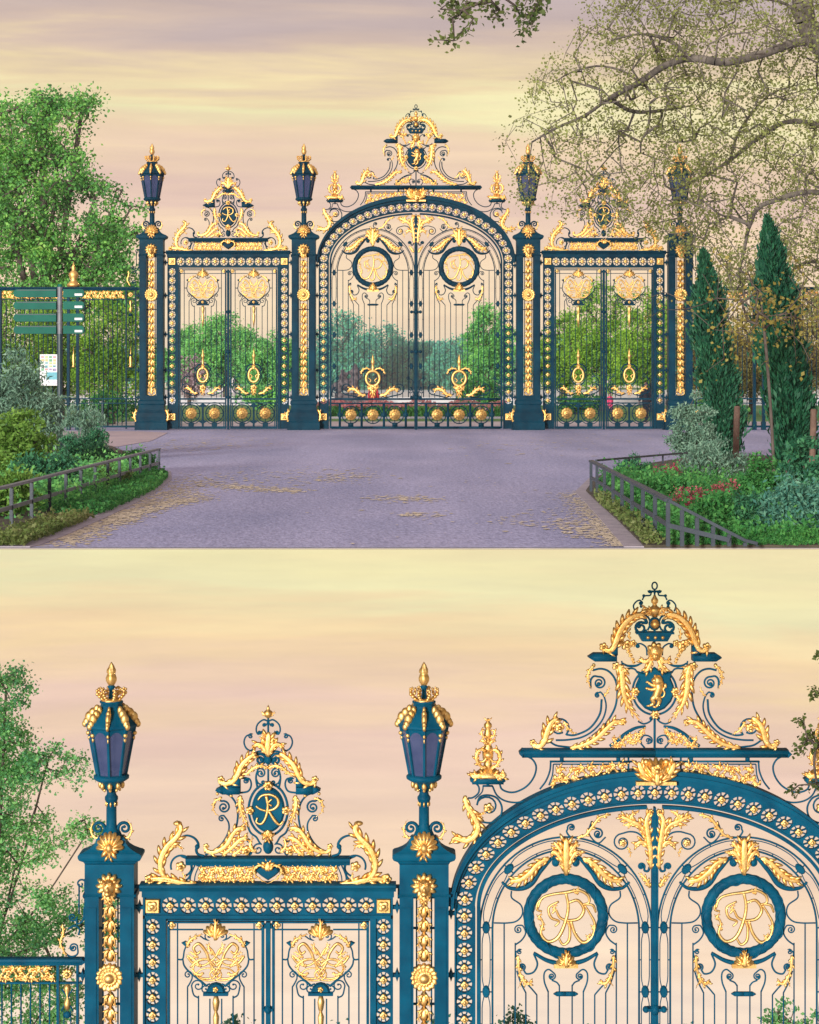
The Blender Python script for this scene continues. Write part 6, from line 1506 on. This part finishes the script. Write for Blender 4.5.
# flower bed behind the arch
g = Vector(gbase(410, 92)); n = 5200; root = thing('flower_bed', 'planted bed of red and pink flowers behind the arched gate', 'flower bed', tuple(g))
C_ = np.stack([NP.uniform(-5.2, 4.6, n), NP.uniform(-1.6, 1.6, n), NP.uniform(.02, .55, n)], 1); mesh_obj('foliage', quad_mesh('foliage', leaf_quads(C_, .2, .4, .4, (0, 0, 1), .5), LM['fresh']), root)
n = 1300; C_ = np.stack([NP.uniform(-5.2, 4.6, n), NP.uniform(-1.6, 1.6, n), NP.uniform(.5, .82, n)], 1); C_[:, 2] += .12*np.sin(C_[:, 0]*3); o = mesh_obj('flower_heads', quad_mesh('flower_heads', leaf_quads(C_, .15, .9), LM['pink']), root); o['kind'] = 'stuff'
b = BX(); b.box(-5.4, 4.8, -1.75, -1.68, 0, .1); b.box(-5.4, 4.8, 1.68, 1.75, 0, .1); b.build('edging', M['kerb'], root)

# walkers beyond the gates
skin = noise_mat('skin', (.42, .25, .18), (.50, .31, .23), 6, .6); hairm = noise_mat('dark hair', (.012, .009, .008), (.03, .02, .016), 20, .6)
def person(label, px, d, H_, top, legs, face=0.0, stride=.16):
    g = gbase(px, d); root = thing('person', label, 'person', g); root.rotation_euler = (0, 0, face); q = H_/1.7
    def S3(L_): return [tuple(c*q for c in p) for p in L_]
    sh = [('l', S3([(0, 0, .92), (0, 0, 1.12), (0, 0, 1.36)]), [.145*q, .125*q, .15*q]), ('l', S3([(0, 0, 1.38), (0, -.01, 1.5)]), [.06*q, .052*q]), ('e', 0, -.02*q, 1.585*q, .078*q, .098*q, .118*q),
          ('e', 0, -.115*q, 1.575*q, .014*q, .02*q, .024*q), ('e', -.08*q, -.01*q, 1.575*q, .012*q, .02*q, .03*q), ('e', .08*q, -.01*q, 1.575*q, .012*q, .02*q, .03*q)]
    arms = []; lg = []
    for s_ in (-1, 1):
        f = s_*stride
        arms.append(('l', S3([(s_*.17, 0, 1.38), (s_*.225, f*.35, 1.12), (s_*.21, f*.9-.05, .88)]), [.058*q, .046*q, .034*q]))
        lg.append(('l', S3([(s_*.085, 0, .92), (s_*.09, -f*.55-.02, .5), (s_*.09, -f*1.0+.06*(f > 0), .08)]), [.095*q, .066*q, .044*q]))
        arms.append(('e', s_*.21*q, (f*.95-.07)*q, .80*q, .03*q, .04*q, .07*q)); lg.append(('e', s_*.09*q, (-f*1.0-.05)*q, .045*q, .045*q, .12*q, .045*q))
    blob('body', skin, sh+arms+lg, root, (0, 0, 0), .022)
    blob('jacket', top, [('l', S3([(0, 0, .86), (0, 0, 1.12), (0, 0, 1.37)]), [.175*q, .155*q, .17*q])]+[('l', S3([(s_*.15, 0, 1.38), (s_*.228, s_*stride*.35, 1.12), (s_*.213, s_*stride*.85-.05, .91)]), [.082*q, .068*q, .055*q]) for s_ in (-1, 1)]+[('l', S3([(0, 0, 1.37), (0, 0, 1.43)]), [.1*q, .078*q])], root, (0, 0, 0), .022)
    blob('trousers', legs, [('l', S3([(s_*.06, 0, .9), (s_*.09, -s_*stride*.55-.02, .5), (s_*.09, -s_*stride*1.0+.06*(s_ > 0), .12)]), [.125*q, .088*q, .066*q]) for s_ in (-1, 1)], root, (0, 0, 0), .022)
    blob('hair', hairm, [('e', 0, .02*q, 1.63*q, .088*q, .098*q, .09*q), ('e', 0, .06*q, 1.57*q, .075*q, .06*q, .1*q)], root, (0, 0, 0), .018)
    for s_ in (-1, 1):
        m = MB(0, 0, 1.0); m.ell(s_*.03*q, -1.597*q, .011*q, .009*q, .008*q, -.108*q, 8, 6); m.build('eye', hairm, root)
    for s_ in (-1, 1):
        blob('shoe', hairm, [('e', s_*.09*q, (-s_*stride-.05)*q, .05*q, .056*q, .14*q, .056*q)], root, (0, 0, 0), .02)
cl = lambda nm, c: noise_mat(nm, tuple(x*.8 for x in c), tuple(min(1, x*1.2) for x in c), 8, .8)
person('walker in a red jacket and dark trousers behind the left leaf of the arch', 373.5, 96, 1.68, cl('red cloth', (.55, .03, .05)), cl('navy cloth', (.02, .03, .07)), 2.9)
person('small walker in a bright pink top behind the right narrower gate', 610, 84, 1.25, cl('pink cloth', (.75, .06, .18)), cl('dark cloth', (.03, .03, .05)), .6)
person('walker in dark clothes behind the right bars of the right narrower gate', 646, 82, 1.72, cl('black cloth', (.02, .025, .045)), cl('charcoal cloth', (.025, .025, .04)), -.7)

# ------------------------------------------------------------------ sky, sun, camera
w = bpy.data.worlds.new('World'); S.world = w; w.use_nodes = True; nt = w.node_tree; n, l = nt.nodes, nt.links; n.clear()
out = n.new('ShaderNodeOutputWorld'); bg = n.new('ShaderNodeBackground'); bgs = n.new('ShaderNodeBackground'); mix = n.new('ShaderNodeMixShader')
SUN_EL, SUN_AZ = math.radians(9.5), math.radians(205)       # low sun behind the viewer, a little to the left
sky = n.new('ShaderNodeTexSky'); sky.sky_type = 'NISHITA'; sky.sun_disc = False; sky.sun_elevation = SUN_EL; sky.sun_rotation = SUN_AZ
l.new(sky.outputs[0], bgs.inputs['Color']); bgs.inputs['Strength'].default_value = .05
tc = n.new('ShaderNodeTexCoord'); sp = n.new('ShaderNodeSeparateXYZ'); l.new(tc.outputs['Generated'], sp.inputs[0])
mp = n.new('ShaderNodeMapping'); mp.inputs['Scale'].default_value = (2.4, 2.4, 26); mp.inputs['Rotation'].default_value = (0, math.radians(3), 0); l.new(tc.outputs['Generated'], mp.inputs[0])
n1 = n.new('ShaderNodeTexNoise'); n1.inputs['Scale'].default_value = 1.5; n1.inputs['Detail'].default_value = 7; n1.inputs['Roughness'].default_value = .55; n1.inputs['Distortion'].default_value = .4; l.new(mp.outputs[0], n1.inputs['Vector'])
ma = n.new('ShaderNodeMath'); ma.operation = 'MULTIPLY_ADD'; ma.inputs[1].default_value = .105; ma.inputs[2].default_value = -.052; l.new(n1.outputs['Fac'], ma.inputs[0])
tl = n.new('ShaderNodeMath'); tl.operation = 'MULTIPLY_ADD'; tl.inputs[1].default_value = .045; l.new(sp.outputs['X'], tl.inputs[0]); l.new(sp.outputs['Z'], tl.inputs[2])
ad = n.new('ShaderNodeMath'); ad.operation = 'ADD'; l.new(tl.outputs[0], ad.inputs[0]); l.new(ma.outputs[0], ad.inputs[1])
mr = n.new('ShaderNodeMapRange'); mr.inputs['From Min'].default_value = -.35; mr.inputs['From Max'].default_value = .25; l.new(ad.outputs[0], mr.inputs['Value'])
rp = n.new('ShaderNodeValToRGB'); l.new(mr.outputs[0], rp.inputs['Fac'])
def zpx(y): return -(y-HZ)/F/math.sqrt(1+((y-HZ)/F)**2)
stops = [(1060, (252, 230, 208)), (1000, (252, 229, 206)), (930, (251, 224, 196)), (860, (247, 216, 186)), (790, (241, 211, 188)), (735, (239, 206, 188)), (690, (240, 209, 180)), (650, (246, 217, 172)), (615, (245, 225, 178)), (588, (243, 235, 186)), (560, (243, 233, 182)), (500, (246, 228, 180)),
         (400, (254, 230, 200)), (310, (253, 228, 192)), (262, (251, 221, 186)), (215, (232, 200, 184)), (175, (238, 208, 182)), (135, (243, 216, 180)), (100, (245, 236, 184)), (78, (240, 218, 174)), (45, (214, 190, 174)), (10, (198, 178, 174)), (-50, (200, 182, 182))]
el = rp.color_ramp.elements
while len(el) < len(stops): el.new(.5)
for e_, (y, c) in zip(el, stops): e_.position = min(1, max(0, (zpx(y)+.35)/.60)); e_.color = srgb(*c)
n2 = n.new('ShaderNodeTexNoise'); n2.inputs['Scale'].default_value = 2.6; n2.inputs['Detail'].default_value = 8; n2.inputs['Roughness'].default_value = .6; l.new(mp.outputs[0], n2.inputs['Vector'])
r2_ = n.new('ShaderNodeValToRGB'); r2_.color_ramp.elements[0].position = .35; r2_.color_ramp.elements[0].color = (.91, .905, .93, 1); r2_.color_ramp.elements[1].position = .68; r2_.color_ramp.elements[1].color = (1.05, 1.05, 1.03, 1); l.new(n2.outputs['Fac'], r2_.inputs['Fac'])
mm = n.new('ShaderNodeMix'); mm.data_type = 'RGBA'; mm.blend_type = 'MULTIPLY'; mm.inputs[0].default_value = 1; l.new(rp.outputs[0], mm.inputs[6]); l.new(r2_.outputs[0], mm.inputs[7])
l.new(mm.outputs[2], bg.inputs['Color']); bg.inputs['Strength'].default_value = 1.0
mix.inputs[0].default_value = .04; l.new(bg.outputs[0], mix.inputs[1]); l.new(bgs.outputs[0], mix.inputs[2]); l.new(mix.outputs[0], out.inputs['Surface'])
sl = bpy.data.lights.new('sun', 'SUN'); sl.energy = 4.0; sl.angle = math.radians(9); sl.color = (1, .97, .92); so = bpy.data.objects.new('sun', sl); link(so)
dirv = Vector((-.42*math.cos(SUN_EL), -.907*math.cos(SUN_EL), math.sin(SUN_EL))); so.rotation_euler = dirv.to_track_quat('Z', 'Y').to_euler(); so.location = (-10, -10, 20)
sky.sun_rotation = math.atan2(dirv.x, dirv.y)
cam = bpy.data.cameras.new('camera'); co = bpy.data.objects.new('camera', cam); link(co); co.location = (0, 0, EYE); co.rotation_euler = (math.pi/2, 0, 0)
cam.sensor_fit = 'HORIZONTAL'; cam.sensor_width = 36; cam.lens = 36*F/819; cam.shift_y = -(512-HZ)/819; cam.clip_start = .1; cam.clip_end = 6000
S.camera = co
hz = BX(); hz.box(-500, 500, -30, 1200, Z_LOW-2.6, 21)
m, nt, n, l, p = newmat('pale air'); n.remove(p); pv = n.new('ShaderNodeVolumePrincipled'); pv.inputs['Color'].default_value = (.95, .97, 1, 1); pv.inputs['Density'].default_value = .0003; pv.inputs['Anisotropy'].default_value = .2
l.new(pv.outputs[0], n['Material Output'].inputs['Volume'])
ho = hz.build('haze', m); tag(ho, 'thin pale haze over the park', 'haze', None, 'stuff'); ho.display_type = 'WIRE'
S.render.resolution_x, S.render.resolution_y = 819, 1024
S.view_settings.view_transform = 'Standard'; S.view_settings.look = 'None'; S.view_settings.exposure = .10; S.view_settings.gamma = 1
S.cycles.max_bounces = 6; S.cycles.transparent_max_bounces = 8; S.cycles.use_denoising = True
